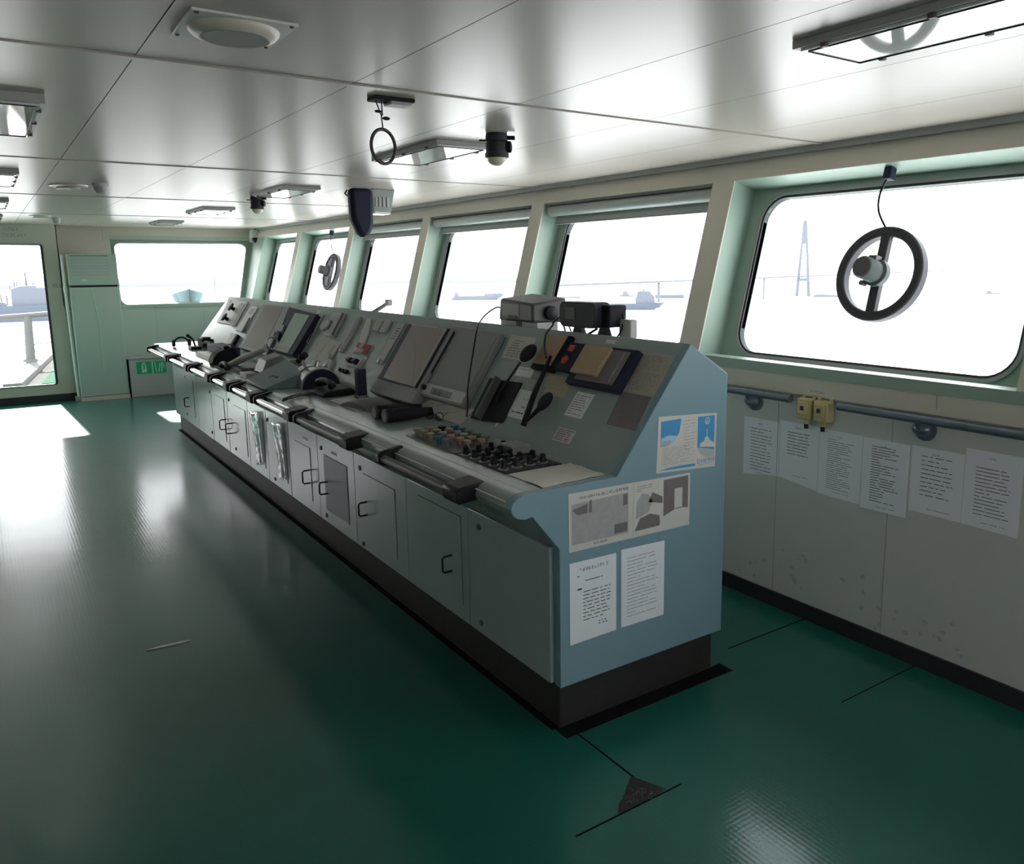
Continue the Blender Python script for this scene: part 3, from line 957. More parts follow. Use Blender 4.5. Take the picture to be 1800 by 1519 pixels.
sheet('taped_sheet', PF, sk(1.19, .985, .995, 1.225, .39, .52), ['paper_warm', 'ink_grey'], 'pale sheet with a curved scale drawing, taped behind the gooseneck microphone', 'sheet',
      lambda b, c: (lines(b, PF, -1.17, -1.01, .40, .50, 7, c, 90, th=.004, dash=(.01, .04), fill=.6), b.tube([PF.p(-1.20 + .10 * (1 - math.cos(a)), .42 + .09 * math.sin(a), c) for a in [i * .15 for i in range(11)]], .0015, 5)))
sheet('taped_sheet', PF, pr(.86, .995, .312, .362), ['paper', 'ink_grey'], 'small white slip below the tan panel with black edging', 'sheet', lambda b, c: lines(b, PF, -.985, -.87, .345, .358, 2, c, 91, th=.002))
sheet('taped_sheet', PF, pr(.80, .965, .255, .310), ['grey_green', 'ink_grey'], 'faded grey-green slip between the white slip and the white hand-marked sheet', 'sheet')
sheet('taped_sheet', PF, sk(.865, .70, .745, .925, .112, .252), ['paper', 'ink'], 'white hand-marked sheet behind the leaning black rod', 'sheet',
      lambda b, c: (glyphs(b, PF, -.84, .205, .010, 3, c, 92, gap=2.0), glyphs(b, PF, -.80, .165, .009, 4, c, 93), lines(b, PF, -.85, -.74, .13, .15, 1, c, 94, th=.006, dash=(.01, .03))))
sheet('taped_sheet', PF, sk(.725, .54, .555, .745, .288, .350), ['paper_yellow', 'paper_aged'], 'yellowed slip just below the navy radio panel, the upper of two', 'sheet',
      lambda b, c: lines(b, PF, -.70, -.58, .30, .34, 4, c, 95, th=.004))
sheet('taped_sheet', PF, sk(.70, .54, .55, .705, .252, .286), ['paper_yellow', 'paper_aged'], 'yellowed slip by the fist microphone, the lower of two', 'sheet')
sheet('taped_sheet', PF, sk(.228, .040, .048, .252, .334, .515), ['paper_aged', 'ink_grey'], 'large yellowed typed page beside the navy radio panel', 'sheet',
      lambda b, c: lines(b, PF, -.235, -.06, .345, .505, 17, c, 96, th=.0022, dash=(.01, .04)))
sheet('taped_sheet', PF, sk(.206, .034, .048, .226, .187, .331), ['photo_dark', 'ink_grey'], 'plain dark grey-brown page below the large yellowed page', 'sheet')
sheet('taped_sheet', PF, pr(.365, .482, .181, .296), ['paper', 'ink_grey'], 'white printed card in the middle of the near console face', 'sheet',
      lambda b, c: lines(b, PF, -.475, -.375, .19, .285, 9, c, 97, th=.003, dash=(.01, .05)))
sheet('taped_sheet', PF, pr(.349, .470, .066, .127), ['paper_pink', 'ink_grey'], 'small pinkish label with dark printed rows low on the console face', 'sheet',
      lambda b, c: lines(b, PF, -.465, -.355, .070, .124, 6, c, 98, th=.0048, dash=(.03, .08)))
sheet('console_tag', PF, pr(.895, .91, .05, .075), ['paper'], 'tiny white tag below the black microphone bracket', 'tag')
sheet('console_tag', PF, pr(.425, .485, .535, .555), ['paper_warm'], 'small pale tag above the navy radio panel', 'tag')
sheet('console_tag', PF, pr(4.02, 4.10, .50, .53), ['paper'], 'small white tag above the green screen', 'tag')

# crumpled paper on the desk nearest the end
def crumple(name, poly_fn, nx, ny, m, label, cat, z0, seed, amp, loc):
    rd = random.Random(seed); b = B(); vs = []
    for j in range(ny + 1):
        for i in range(nx + 1):
            x, y, z = poly_fn(i / nx, j / ny)
            edge = (i in (0, nx) or j in (0, ny))
            vs.append((x, y, z0 + z + rd.random() * amp * (.5 if edge else 1)))
    n = len(vs)
    top = [(x, y, z + .0008) for x, y, z in vs]
    fs = []
    W_ = nx + 1
    for j in range(ny):
        for i in range(nx):
            a = j * W_ + i
            fs.append((a, a + W_, a + W_ + 1, a + 1)); fs.append((n + a, n + a + 1, n + a + W_ + 1, n + a + W_))
    per = [i for i in range(W_)] + [j * W_ + nx for j in range(1, ny + 1)] + [ny * W_ + i for i in range(nx - 1, -1, -1)] + [j * W_ for j in range(ny - 1, 0, -1)]
    for k in range(len(per)):
        a, c = per[k], per[(k + 1) % len(per)]
        fs.append((a, c, n + c, n + a))
    b.add(vs + top, fs)
    return tag(b.build(name, M[m], loc=loc, angle=80), label, cat)


def bil(p00, p10, p11, p01):
    def f(u, v):
        x = (1 - u) * (1 - v) * p00[0] + u * (1 - v) * p10[0] + u * v * p11[0] + (1 - u) * v * p01[0]
        y = (1 - u) * (1 - v) * p00[1] + u * (1 - v) * p10[1] + u * v * p11[1] + (1 - u) * v * p01[1]
        return x, y, 0
    return f


crumple('loose_sheet', bil((-.042, .262), (-.042, .035), (.238, .05), (.238, .268)), 9, 9, 'paper_sheet', 'creased pale sheet lying on the desk at the near end of the console', 'sheet', DK + .0012, 4, .007, (.1, .15, DK + .001))
crumple('chart', bil((.02, 2.32), (.005, 1.86), (.235, 1.95), (.235, 2.44)), 6, 6, 'photo_light', 'worn printed sheet lying flat on the desk under the standing handset', 'sheet', DK + .0012, 5, .0015, (.1, 2.1, DK + .001))
sheet('folded_chart', PF, [(-1.72, .006), (-1.19, .006), (-1.15, .10), (-1.60, .085)], ['paper_warm', 'ink_grey'], 'folded white chart leaning on the foot of the console face behind the spectacles', 'sheet',
      lambda b, c: (b.__setattr__('m', 1), b.tube([PF.p(-1.62, .03, c), PF.p(-1.42, .085, c)], .001, 4), b.tube([PF.p(-1.5, .01, c), PF.p(-1.25, .07, c)], .001, 4)), th=.003)

# ------------------------------------------------------------------ push-button trays let into the desk
t = thing('knob_tray', (.07, .91, DK), 'dark tray of coloured lamp push-buttons let into the desk, the farther of two trays', 'button panel')
b = B(); b.box((-.045, .675, DK - .004), (.185, 1.14, DK + .004)); b.build('base_plate', M['grey_dark'], t, bevel=.001)
cols = {0: ['olive', 'olive', 'olive', 'blue', 'wedge_blue', 'grey_mid'], 1: ['pink', 'olive', 'knob_grey', 'pink', 'pink', 'knob_grey'], 2: ['black', 'pink', 'knob_grey', 'knob_grey', 'pink', 'pink'], 3: ['blue', 'blue', 'knob_green', 'knob_green', 'knob_green', 'knob_grey']}
for r_ in range(4):
    for k in range(6):
        if (r_, k) in ((0, 5), (3, 5)): continue
        x = -.012 + .055 * r_ + random.uniform(-.004, .004); y = 1.09 - .070 * k - .012 * r_ + random.uniform(-.004, .004)
        h = .036
        b = B()
        b.lathe((x, y, DK + .0035), (0, 0, 1), [(.011, 0), (.010, h * .55), (.019, h * .62), (.019, h * .95), (.015, h)], 12)
        b.build('push_button', M[cols[r_][k]], t)
t = thing('knob_tray', (.07, .47, DK), 'black tray of dark rotary knobs on chrome rings, the nearer of two trays', 'button panel')
b = B(); b.box((-.045, .275, DK - .004), (.205, .665, DK + .004)); b.build('base_plate', M['black'], t, bevel=.001)
b = B(); b.box((.12, .50, DK + .0035), (.21, .60, DK + .040)); b.build('relay_cover', M['grey_mid'], t, bevel=.004)
for r_ in range(4):
    for k in range(5):
        if r_ == 3 and k in (1, 2): continue
        x = -.018 + .058 * r_; y = .625 - .073 * k
        h = .036
        kb = B().lathe((x, y, DK + .0038), (0, 0, 1), [(.013, 0), (.013, h * .4), (.010, h * .6), (.012, h * .85), (.008, h)], 10).build('rotary_knob', M['black'], t)
        B().lathe((x, y, DK + .0038), (0, 0, 1), [(.021, 0), (.021, .003), (.014, .004)], 14).build('knob_ring', M['steel'], kb)

# ------------------------------------------------------------------ loose things on the desk
def phone_handset(b, F, L_=.22):
    q = F.p
    prof = [(-L_ / 2, .0), (-L_ / 2 + .03, -.004), (-L_ / 4, .014), (0, .02), (L_ / 4, .014), (L_ / 2 - .03, -.004), (L_ / 2, 0)]
    b.tube([q(a, 0, .03 + c) for a, c in prof], [.014, .026, .016, .014, .016, .026, .014], 10)


# binoculars
t = thing('binoculars', (.13, 1.53, DK), 'black binoculars lying on the desk beside the coloured button tray', 'binoculars')
for y in (1.60, 1.475):
    b = B()
    b.tube([(-.005, y, DK + .036), (.03, y, DK + .036), (.035, y, DK + .036), (.12, y - .005, DK + .036), (.20, y - .012, DK + .036), (.24, y - .015, DK + .036)], [.034, .036, .033, .031, .024, .021], 18)
    o = b.build('barrel', M['black_soft'], t)
    B().lathe((-.0062, y, DK + .036), (1, 0, 0), [(.028, 0), (.028, .002)], 18).build('objective_lens', M['screen_frame'], o)
    B().lathe((-.004, y, DK + .036), (1, 0, 0), [(.0352, 0), (.0352, .004)], 18).build('rim', M['grey_dark'], o)
b = B(); b.box((.06, 1.49, DK + .038), (.15, 1.585, DK + .060)); b.tube([(.05, 1.537, DK + .06), (.17, 1.537, DK + .06)], .011, 12); b.build('bridge', M['black'], t, bevel=.004)

# spectacles
t = thing('spectacles', (.24, 1.39, DK), 'thin dark-rimmed spectacles with pale green lenses on the desk, temple arm raised', 'spectacles')
SF = Frame((.215, 1.39, DK + .003), (.25, -.97, 0), (.30, .08, .95))
b = B()
for a in (-.035, .035):
    b.tube([SF.p(a + .028 * math.cos(x), .022 + .020 * math.sin(x), 0) for x in [i * math.pi / 8 for i in range(16)]], .002, 6, closed=True)
b.tube([SF.p(-.008, .026, 0), SF.p(0, .030, 0), SF.p(.008, .026, 0)], .0018, 6)
b.build('rim', M['black'], t)
b = B()
for a in (-.035, .035): b.prism(SF, [(a + .027 * math.cos(x), .022 + .019 * math.sin(x)) for x in [i * math.pi / 8 for i in range(16)]], -.0006, .0006)
b.build('lens', M['film'], t)
b = B()
b.tube([SF.p(.063, .026, 0), SF.p(.058, .05, -.03), SF.p(.03, .052, -.055), SF.p(.02, .01, -.06)], .0018, 6)
b.build('temple_arm', M['knob_green'], t)
b = B(); b.tube([SF.p(-.063, .026, 0), SF.p(-.066, .02, -.06), SF.p(-.066, .004, -.075)], .0018, 6); b.build('temple_arm', M['knob_green'], t)

# soft case
b = B()
n = 10; vs = []
for j in range(n + 1):
    for i in range(n + 1):
        u, v = i / n, j / n
        y = 2.12 - .29 * u; x = .03 + .20 * v + .05 * (u - .5)
        vs.append((x, y, DK + .001 + .05 * math.sin(math.pi * min(1, max(0, u))) ** .7 * (.35 + .65 * math.sin(math.pi * (.15 + .7 * v)))))
fs = [(j * (n + 1) + i, j * (n + 1) + i + 1, (j + 1) * (n + 1) + i + 1, (j + 1) * (n + 1) + i) for j in range(n) for i in range(n)]
b.add(vs, fs)
k0 = len(vs)
b.add([(x, y, DK + .0006) for x, y, z in vs], [tuple(reversed(f)) for f in fs])
per = [i for i in range(n + 1)] + [j * (n + 1) + n for j in range(1, n + 1)] + [n * (n + 1) + i for i in range(n - 1, -1, -1)] + [j * (n + 1) for j in range(n - 1, 0, -1)]
for a, c in zip(per, per[1:] + per[:1]): b.f.append([a, a + k0, c + k0, c]); b.fm.append(0)
tag(b.build('soft_case', M['grey_dark'], loc=(.13, 1.97, DK)), 'domed dark grey soft case behind the binoculars', 'case')

# handheld radio standing on the desk
t = thing('handheld_radio', (.19, 2.27, DK), 'navy handset standing upright on the desk beside the red-brown display', 'radio')
b = B(); b.box((.165, 2.238, DK + .001), (.215, 2.302, DK + .175)); b.build('body', M['navy'], t, bevel=.006)
b = B(); b.box((.163, 2.252, DK + .09), (.1655, 2.288, DK + .16)); b.build('speaker_grille', M['black_soft'], t)
b = B(); b.box((.16, 2.232, DK), (.22, 2.308, DK + .022)); b.build('charger_base', M['grey_mid'], t, bevel=.004)

# telephone with coiled cord
t = thing('telephone', (.11, 2.52, DK), 'black desk telephone with a coiled cord in front of the steel telegraph drum', 'telephone')
b = B(); b.prism(Frame((0, 2.66, DK), (1, 0, 0), (0, 0, 1)), [(.02, .001), (.02, .022), (.06, .038), (.19, .045), (.215, .03), (.215, .001)], 0, .24); b.build('base', M['black'], t, bevel=.014)
b = B(); phone_handset(b, Frame((.075, 2.535, DK + .040), (.05, -1, 0), (1, .05, 0)), .25)
b.build('handset', M['black'], t)
pts = []
for k in range(150):
    u = k / 149; a = u * 2 * math.pi * 26
    cx, cy = .02 - .235 * u, 2.56 - .14 * u + .05 * math.sin(u * 3.1)
    pts.append((cx + .002, cy + .010 * math.cos(a), DK + .013 + .010 * math.sin(a)))
b = B(); b.tube(pts, .0026, 5); b.build('coiled_cord', M['black'], t)

# engine telegraph drum
t = thing('engine_telegraph', (.15, 2.88, DK), 'engine telegraph with a banded steel half drum and black ball lever on the desk', 'lever unit')
HX = Frame((.15, 0, DK), (1, 0, 0), (0, 0, 1))     # c = -y
def half(r, n=16): return [(r * math.cos(math.pi * i / n), r * math.sin(math.pi * i / n)) for i in range(n + 1)]
b = B(); b.prism(HX, half(.128), -3.08, -2.84); b.build('drum', M['steel'], t, bevel=.004)
b = B(); b.prism(HX, half(.131), -2.975, -2.955); b.build('band', M['black'], t)
b = B(); b.prism(HX, half(.118), -2.841, -2.825); b.build('end_plate', M['navy'], t, bevel=.003)
b = B(); b.tube([(.10, 2.97, DK + .112), (.095, 3.0, DK + .165)], .011, 10); b.m = 1; b.tube([(.15, 2.92, DK + .124), (.165, 2.93, DK + .155)], .013, 10); b.tube([(.19, 2.90, DK + .115), (.21, 2.905, DK + .135)], .012, 10)
lv = b.build('lever', [M['steel'], M['chrome']], t)
b = B(); b.ball((.093, 3.01, DK + .182), .025); b.build('ball_knob', M['black'], lv)

# blue-grey sloped cover plate
t = thing('sloped_cover', (-.02, 3.2, DK), 'tilted blue-grey cover plate standing beside the telegraph drum', 'cover')
b = B(); b.hexa([(-.165, 2.95, DK + .001), (.10, 2.93, DK + .001), (.10, 3.40, DK + .001), (-.165, 3.40, DK + .001),
                 (-.165, 2.95, DK + .012), (.10, 2.93, DK + .105), (.10, 3.40, DK + .135), (-.165, 3.40, DK + .022)])
b.build('plate', M['wedge_blue'], t, bevel=.004)
b = B(); CF = Frame((-.05, 3.12, DK + .055), (.03, -1, .0), (.9, .0, .36)); b.fbox(CF, -.05, .05, -.012, .004, .0, .010); b.fbox(CF, -.05, -.02, -.03, -.012, .0, .010); b.build('latch', M['black'], t)

# helm / thruster lever unit and its neighbours
t = thing('thruster_lever', (.02, 3.8, DK), 'grey control lever with a steel ring grip left of the tilted cover', 'lever unit')
b = B(); b.tube([(-.08, 4.28, DK + .02), (.0, 4.1, DK + .09), (.10, 3.86, DK + .17)], [.02, .028, .02], 12); b.build('arm', M['grey_light'], t)
b = B(); b.tube([(.13 + .045 * math.cos(a), 3.80 + .02 * math.cos(a), DK + .215 + .045 * math.sin(a)) for a in [i * math.pi / 8 for i in range(16)]], .007, 8, closed=True); b.build('ring_grip', M['steel'], t)
b = B(); b.box((-.06, 3.95, DK), (.12, 4.30, DK + .03)); b.build('base', M['grey_dark'], t, bevel=.006)
t = thing('throttle_unit', (.08, 3.66, DK), 'beige angular control head between the ring lever and the tilted cover', 'lever unit')
b = B(); b.prism(Frame((0, 3.76, DK), (1, 0, 0), (0, 0, 1)), [(-.02, .03), (.02, .12), (.12, .15), (.17, .10), (.15, .03)], 0, .2); b.build('head', M['speaker_cream' if False else 'grey_mid'], t, bevel=.006)
b = B(); b.box((-.03, 3.56, DK), (.16, 3.78, DK + .035)); b.build('base', M['black_soft'], t, bevel=.006)
b = B(); b.box((-.12, 3.58, DK + .001), (-.04, 3.74, DK + .035)); tag(b.build('small_box', M['grey_light'], loc=(-.08, 3.66, DK), bevel=.004), 'small pale box on the desk edge in front of the beige control head', 'box')
t = thing('joystick', (.2, 3.42, DK), 'grey cylindrical joystick housing behind the tilted cover', 'lever unit')
b = B(); b.lathe((.17, 3.42, DK), (0, 0, 1), [(.07, 0), (.07, .03), (.05, .04), (.05, .11), (.03, .13)], 18); b.build('body', M['grey_mid'], t)
b = B(); b.tube([(.17, 3.36, DK + .12), (.21, 3.30, DK + .17)], [.018, .022], 10); b.build('grip', M['black_soft'], t)

# telephones and clutter at the far end
t = thing('telephone', (.1, 4.55, DK), 'black telephone on the sunlit desk, right of the long black set', 'telephone')
b = B(); b.prism(Frame((0, 4.78, DK), (1, 0, 0), (0, 0, 1)), half(.11), 0, .16); b.build('base', M['black_soft'], t, bevel=.01)
for vtx in (): pass
b = B(); phone_handset(b, Frame((.03, 4.62, DK + .095), (.1, -1, 0), (1, .1, 0)), .22); b.build('handset', M['black'], t)
t = thing('telephone', (.1, 5.6, DK), 'long black communication set lying on the sunlit desk', 'telephone')
b = B(); b.box((.06, 5.02, DK + .001), (.20, 5.62, DK + .085)); b.build('base', M['navy'], t, bevel=.008)
b = B(); phone_handset(b, Frame((.11, 5.80, DK + .03), (.15, -1, 0), (1, .15, 0)), .26); b.build('handset', M['black'], t)
t = thing('microphone', (.05, 6.05, DK), 'black desk microphone in the middle of the far desk clutter', 'microphone')
b = B(); b.box((.0, 6.0, DK), (.09, 6.14, DK + .03)); b.build('base', M['black'], t, bevel=.006)
b = B(); b.tube([(.05, 6.07, DK + .03), (.04, 6.1, DK + .09), (.0, 6.14, DK + .13)], [.008, .008, .016], 8); b.build('stem', M['black'], t)
t = thing('headset', (.02, 6.45, DK), 'black headset at the far end of the sunlit desk', 'headset')
b = B(); b.tube([(.0 + .07 * math.cos(a), 6.45, DK + .02 + .07 * math.sin(a)) for a in [i * math.pi / 10 for i in range(11)]], .008, 8); b.build('band', M['black'], t)
for x in (-.07, .07):
    b = B(); b.lathe((x - .012, 6.45, DK + .035), (1, 0, 0), [(.03, 0), (.034, .012), (.03, .024)], 14); b.build('ear_cup', M['black_soft'], t)
t = thing('battery_charger', (.16, 6.2, DK), 'small black charger box by the foot of the sunlit far panel', 'charger')
b = B(); b.box((.12, 6.12, DK + .001), (.23, 6.32, DK + .08)); b.build('body', M['black_soft'], t, bevel=.008)
b = B(); b.box((.14, 6.16, DK + .079), (.21, 6.28, DK + .10)); b.build('cradle', M['black'], t, bevel=.006)
b = B(); b.box((-.06, 4.95, DK), (.04, 5.50, DK + .03)); tag(b.build('paper_stack', M['white'], loc=(0, 5.2, DK), bevel=.001), 'stack of white paper on the sunlit desk in front of the long black set', 'paper stack')
t = thing('telephone', (-.09, 4.2, DK), 'small black handset with a tangled cord near the sunlit desk edge', 'telephone')
b = B(); phone_handset(b, Frame((-.11, 4.22, DK + .0), (.0, -1, 0), (1, .0, 0)), .22); b.build('handset', M['black'], t)
pts = []
for k in range(120):
    u = k / 119; a = u * 2 * math.pi * 20
    pts.append((-.11 + .03 * math.sin(u * 5), 4.36 + .22 * u + .009 * math.cos(a), DK + .012 + .009 * math.sin(a)))
b = B(); b.tube(pts, .0026, 5); b.build('coiled_cord', M['black'], t)

# ------------------------------------------------------------------ microphones, rod and radios on the console
t = thing('microphone', C(.98, .07), 'gooseneck microphone on a folded black bracket plate against the console face', 'microphone')
b = B()
b.prism(PF, [(-1.125, .052), (-1.04, .052), (-1.06, .272), (-1.165, .272)], .004, .012)
b.prism(PF, [(-1.03, .052), (-.855, .072), (-.885, .28), (-1.055, .272)], .004, .012)
b.m = 1; b.prism(PF, [(-1.042, .055), (-1.025, .055), (-1.05, .272), (-1.066, .272)], .004, .05)
b.build('bracket_plate', [M['black_soft'], M['grey_dark']], t, bevel=.004)
b = B(); b.tube([C(.98, .17, .012), C(.965, .19, .035), C(.925, .27, .055), C(.905, .355, .06)], [.016, .008, .0055, .006], 8); b.build('gooseneck', M['black'], t)
b = B(); b.ball(C(.885, .405, .062), (.030, .030, .048), (PF.n, PF.u, (PF.v * .9 + PF.u * .25).normalized())); b.build('head', M['black_soft'], t)
t = thing('rod', C(.72, .1), 'long black rod leaning against the console face beside the fist microphone', 'rod')
b = B(); b.tube([C(.655, .082, .035), C(.70, .22, .038), C(.755, .42, .03)], [.013, .013, .008], 10); b.build('shaft', M['black'], t)
t = thing('microphone', C(.6, .1), 'black fist microphone hanging beside the leaning black rod', 'microphone')
b = B(); b.ball(C(.600, .205, .038), (.022, .030, .046), (PF.n, (PF.u - PF.v * .2).normalized(), (PF.v + PF.u * .2).normalized())); b.build('head', M['black_soft'], t)
b = B(); b.tube([C(.61, .17, .038), C(.64, .115, .036), C(.652, .10, .034)], [.012, .007, .005], 8); b.build('stem', M['black'], t)

TZ = 1.3636   # top edge of the console face
TOP = Frame((.601, 0, TZ), (0, -1, 0), (.8436, 0, -.5370))
t = thing('marine_radio', (.65, 1.20, TZ), 'bulky grey radio on a white bracket on top of the console, the left of two', 'radio')
b = B()
b.hexa([(.60, 1.08, 1.385), (.80, 1.08, 1.38), (.80, 1.40, 1.38), (.60, 1.40, 1.385), (.60, 1.08, 1.475), (.80, 1.08, 1.50), (.80, 1.38, 1.515), (.60, 1.38, 1.495)])
b.build('housing', M['grey_dark'], t, bevel=.012)
b = B(); b.box((.5985, 1.20, 1.41), (.6005, 1.36, 1.47)); b.build('front_panel', M['grey_mid'], t)
b = B(); b.box((.5975, 1.22, 1.396), (.5990, 1.30, 1.415)); b.build('display', M['black'], t)
b = B(); b.box((.62, 1.07, 1.315), (.74, 1.41, 1.385)); b.m = 1; b.box((.618, 1.21, 1.345), (.6205, 1.26, 1.384)); b.build('bracket', [M['grey_light'], M['black']], t, bevel=.004)
b = B(); b.lathe((.70, 1.079, 1.43), (0, -1, 0), [(.035, 0), (.035, .02), (.02, .026)], 14); b.build('side_knob', M['black'], t)
b = B(); b.tube(sm([(.64, 1.395, 1.435), (.62, 1.45, 1.445), (.575, 1.50, 1.40), C(1.455, .50, .06), C(1.33, .33, .06), C(1.21, .17, .055), C(1.165, .11, .04), C(1.15, .05, .014)]), .0042, 7); b.build('cable', M['black'], t)
t = thing('marine_radio', (.64, .70, TZ), 'dark rounded radio on a two-legged bracket on top of the console, the right of two', 'radio')
b = B()
RF = Frame((.61, .70, 1.425), (.05, -1, 0), (0, 0, 1))
b.prism(RF, rrect(-.135, .115, -.04, .072, .03), -.075, .02); b.build('housing', M['screen_frame'], t, bevel=.006)
b = B(); b.fbox(RF, -.085, -.02, -.005, .048, .0195, .022); b.build('display', M['grey_dark'], t)
b = B(); b.fbox(RF, .105, .165, -.035, .06, -.12, -.02); b.build('heat_sink', M['black_soft'], t, bevel=.008)
for a in (-.07, .105):
    b = B(); b.prism(RF, [(a - .045, -.095), (a + .045, -.095), (a + .018, -.035), (a - .018, -.035)], -.06, -.03); b.build('bracket_leg', M['screen_frame'], t, bevel=.003)
b = B(); b.tube([RF.p(-.03, -.085, -.04), RF.p(.06, -.045, -.04)], .006, 6); b.tube([RF.p(.0, -.09, -.05), RF.p(.09, -.06, -.05)], .005, 6); b.build('brace', M['black'], t)
b = B(); b.tube(sm([RF.p(-.13, .0, -.03), RF.p(-.17, .0, -.02), RF.p(-.205, -.03, .0), (.595, .90, 1.385), C(.89, .53, .03), C(.84, .46, .032), C(.775, .41, .035)]), .0042, 7); b.build('cable', M['black'], t)
b = B(); b.tube(sm([RF.p(.15, .03, -.10), RF.p(.18, .0, -.09), RF.p(.175, -.06, -.07), RF.p(.155, -.09, -.05)]), .004, 6); b.build('power_cable', M['black'], t)
t = thing('power_socket', (.70, .49, 1.32), 'small pale box on a bracket behind the right radio', 'box')
b = B(); b.box((.70, .47, 1.345), (.74, .55, 1.425)); b.build('body', M['grey_light'], t, bevel=.006)
b = B(); b.tube([(.72, .52, 1.30), (.72, .52, 1.35)], .018, 8); b.build('stem', M['grey_light'], t)
t = thing('spare_cables', (.72, .96, 1.32), 'loop of black cables between the two radios', 'cable')
b = B(); b.tube(sm([(.75, 1.07, 1.41), (.73, 1.0, 1.36), (.70, .945, 1.32), (.71, .915, 1.31)]), .005, 6); b.build('cable', M['black'], t)
b = B(); b.tube(sm([(.78, 1.06, 1.40), (.77, .98, 1.31), (.74, .93, 1.285)]), .004, 6); b.build('cable', M['black'], t)
t = thing('swing_arm', (.62, 3.0, TZ), 'short grey swing arm standing up from the top edge of the console', 'arm')
b = B(); b.tube([(.615, 3.10, 1.35), (.63, 3.0, 1.385), (.64, 2.90, 1.42)], [.016, .014, .013], 8); b.build('arm', M['grey_light'], t)
b = B(); b.box((.622, 2.865, 1.405), (.662, 2.905, 1.445)); b.build('tip', M['grey_light'], t, bevel=.006)

# ------------------------------------------------------------------ along the front wall
def handrail(y0, y1, yb, label):
    t = thing('handrail', (WX - .06, (y0 + y1) / 2, 1.05), label, 'handrail', 'wall handrails')
    b = B(); b.tube([(WX - .07, y0, 1.05), (WX - .07, y1, 1.05)], .018, 14); b.build('rail', M['rail_blue'], t)
    b = B(); b.tube([(WX, yb, .995), (WX - .04, yb, 1.0), (WX - .07, yb, 1.045)], [.016, .014, .012], 10)
    b.ball((WX - .03, yb, 1.005), (.03, .042, .030)); b.lathe((WX, yb, .998), (-1, 0, 0), [(.046, 0), (.044, .012), (.02, .018)], 18)
    b.build('bracket', M['rail_blue'], t)
    return t


handrail(.195, 2.6, .462, 'blue-grey handrail that starts behind the console and ends before the yellow sockets')
handrail(-2.2, -.062, -.428, 'blue-grey handrail running right from the yellow sockets above the notices')

t = thing('socket_block', (WX - .02, .085, .95), 'pair of yellowed waterproof sockets on the wall between the two handrails', 'socket')
for y in (.135, .045):
    b = B(); b.box((WX - .055, y - .038, .962), (WX, y + .038, 1.058)); o = b.build('socket', M['brass_yellow'], t, bevel=.008)
    b = B(); b.box((WX - .065, y - .028, .985), (WX - .054, y + .028, 1.045)); b.build('lid', M['brass_yellow'], o, bevel=.006)
    b = B(); b.box((WX - .0662, y - .010, 1.005), (WX - .0648, y + .010, 1.025)); b.build('mark', M['ring_brown'], o)
    b = B(); b.tube([(WX - .03, y, .965), (WX - .03, y, .94)], .012, 10); b.m = 1; b.tube([(WX - .03, y, .94), (WX - .03, y - .002, .918)], .010, 8); b.build('gland', [M['brass_yellow'], M['black']], o)
    for s in (-.03, .03):
        b = B(); b.lathe((WX - .02, y + s, 1.055), (0, 0, 1), [(.009, 0), (.009, .016), (.004, .018)], 10); b.build('screw_cap', M['brass_yellow'], o)
b = B(); glyphs(b, RW, -.135, 1.083, .010, 9, .0146, 55, slot=0)
tag(b.build('socket_lettering', M['ink_grey'], loc=(WX - .015, .09, 1.083)), 'tiny dark lettering on the cream band above the yellow sockets', 'lettering')

# clear-view screens: a ring with a motor on two of the panes
def clear_view(yc, label, motor_mat, ring_mat):
    qc = 0.462
    o0 = WF.p(yc, qc, DP - .02)
    t = thing('clear_view_screen', o0, label, 'clear-view screen', 'clear-view screens')
    R_ = .205
    b = B(); b.lathe(WF.p(yc, qc, DP + .010), -WF.n, [(R_ + .010, 0), (R_ + .010, .045), (R_ - .03, .05), (R_ - .04, .03), (R_ - .04, 0)], 48)
    # open the middle: use a ring instead of a closed lathe
    b = B()
    n = 48
    o_ = [(yc + (R_ + .010) * math.cos(2 * math.pi * i / n), qc + (R_ + .010) * math.sin(2 * math.pi * i / n)) for i in range(n)]
    i_ = [(yc + (R_ - .034) * math.cos(2 * math.pi * i / n), qc + (R_ - .034) * math.sin(2 * math.pi * i / n)) for i in range(n)]
    b.ring(WF, o_, i_, DP - .045, DP + .010); b.build('ring', M[ring_mat], t, bevel=.010)
    b = B(); b.fbox(WF, yc - .022, yc + .022, qc - R_ + .02, qc + R_ - .02, DP - .042, DP - .008); b.build('cross_bar', M[ring_mat], t, bevel=.004)
    b = B(); b.lathe(WF.p(yc, qc, DP - .035), -WF.n, [(.062, 0), (.062, .03), (.050, .034), (.050, .12), (.046, .126), (.0, .126)], 28)
    mo = b.build('motor', M[motor_mat], t)
    b = B(); b.lathe(WF.p(yc, qc, DP - .1608), -WF.n, [(.045, 0), (.043, .004)], 28); b.build('motor_cap', M['grey_dark'], mo)
    b = B(); b.fbox(WF, yc - .02, yc + .02, qc + .045, qc + .068, DP - .10, DP - .06); b.build('terminal', M['grey_dark'], mo)
    b = B(); b.lathe(WF.p(yc + .035, qc - .055, DP - .065), -WF.n, [(.012, 0), (.012, .03)], 10); b.build('gland', M['grey_dark'], mo)
    b = B(); b.tube(sm([WF.p(yc + .01, qc + R_, DP - .03), WF.p(yc + .045, qc + R_ + .07, DP - .06), WF.p(yc + .045, qc + R_ + .14, DP - .08), WF.p(yc - .0, QH - .045, .05)]), .0052, 8); b.build('cable', M['black'], t)
    b = B(); b.fbox(WF, yc - .022, yc + .016, QH - .055, QH - .001, .035, .075); b.build('cable_clip', M['navy'], t, bevel=.003)


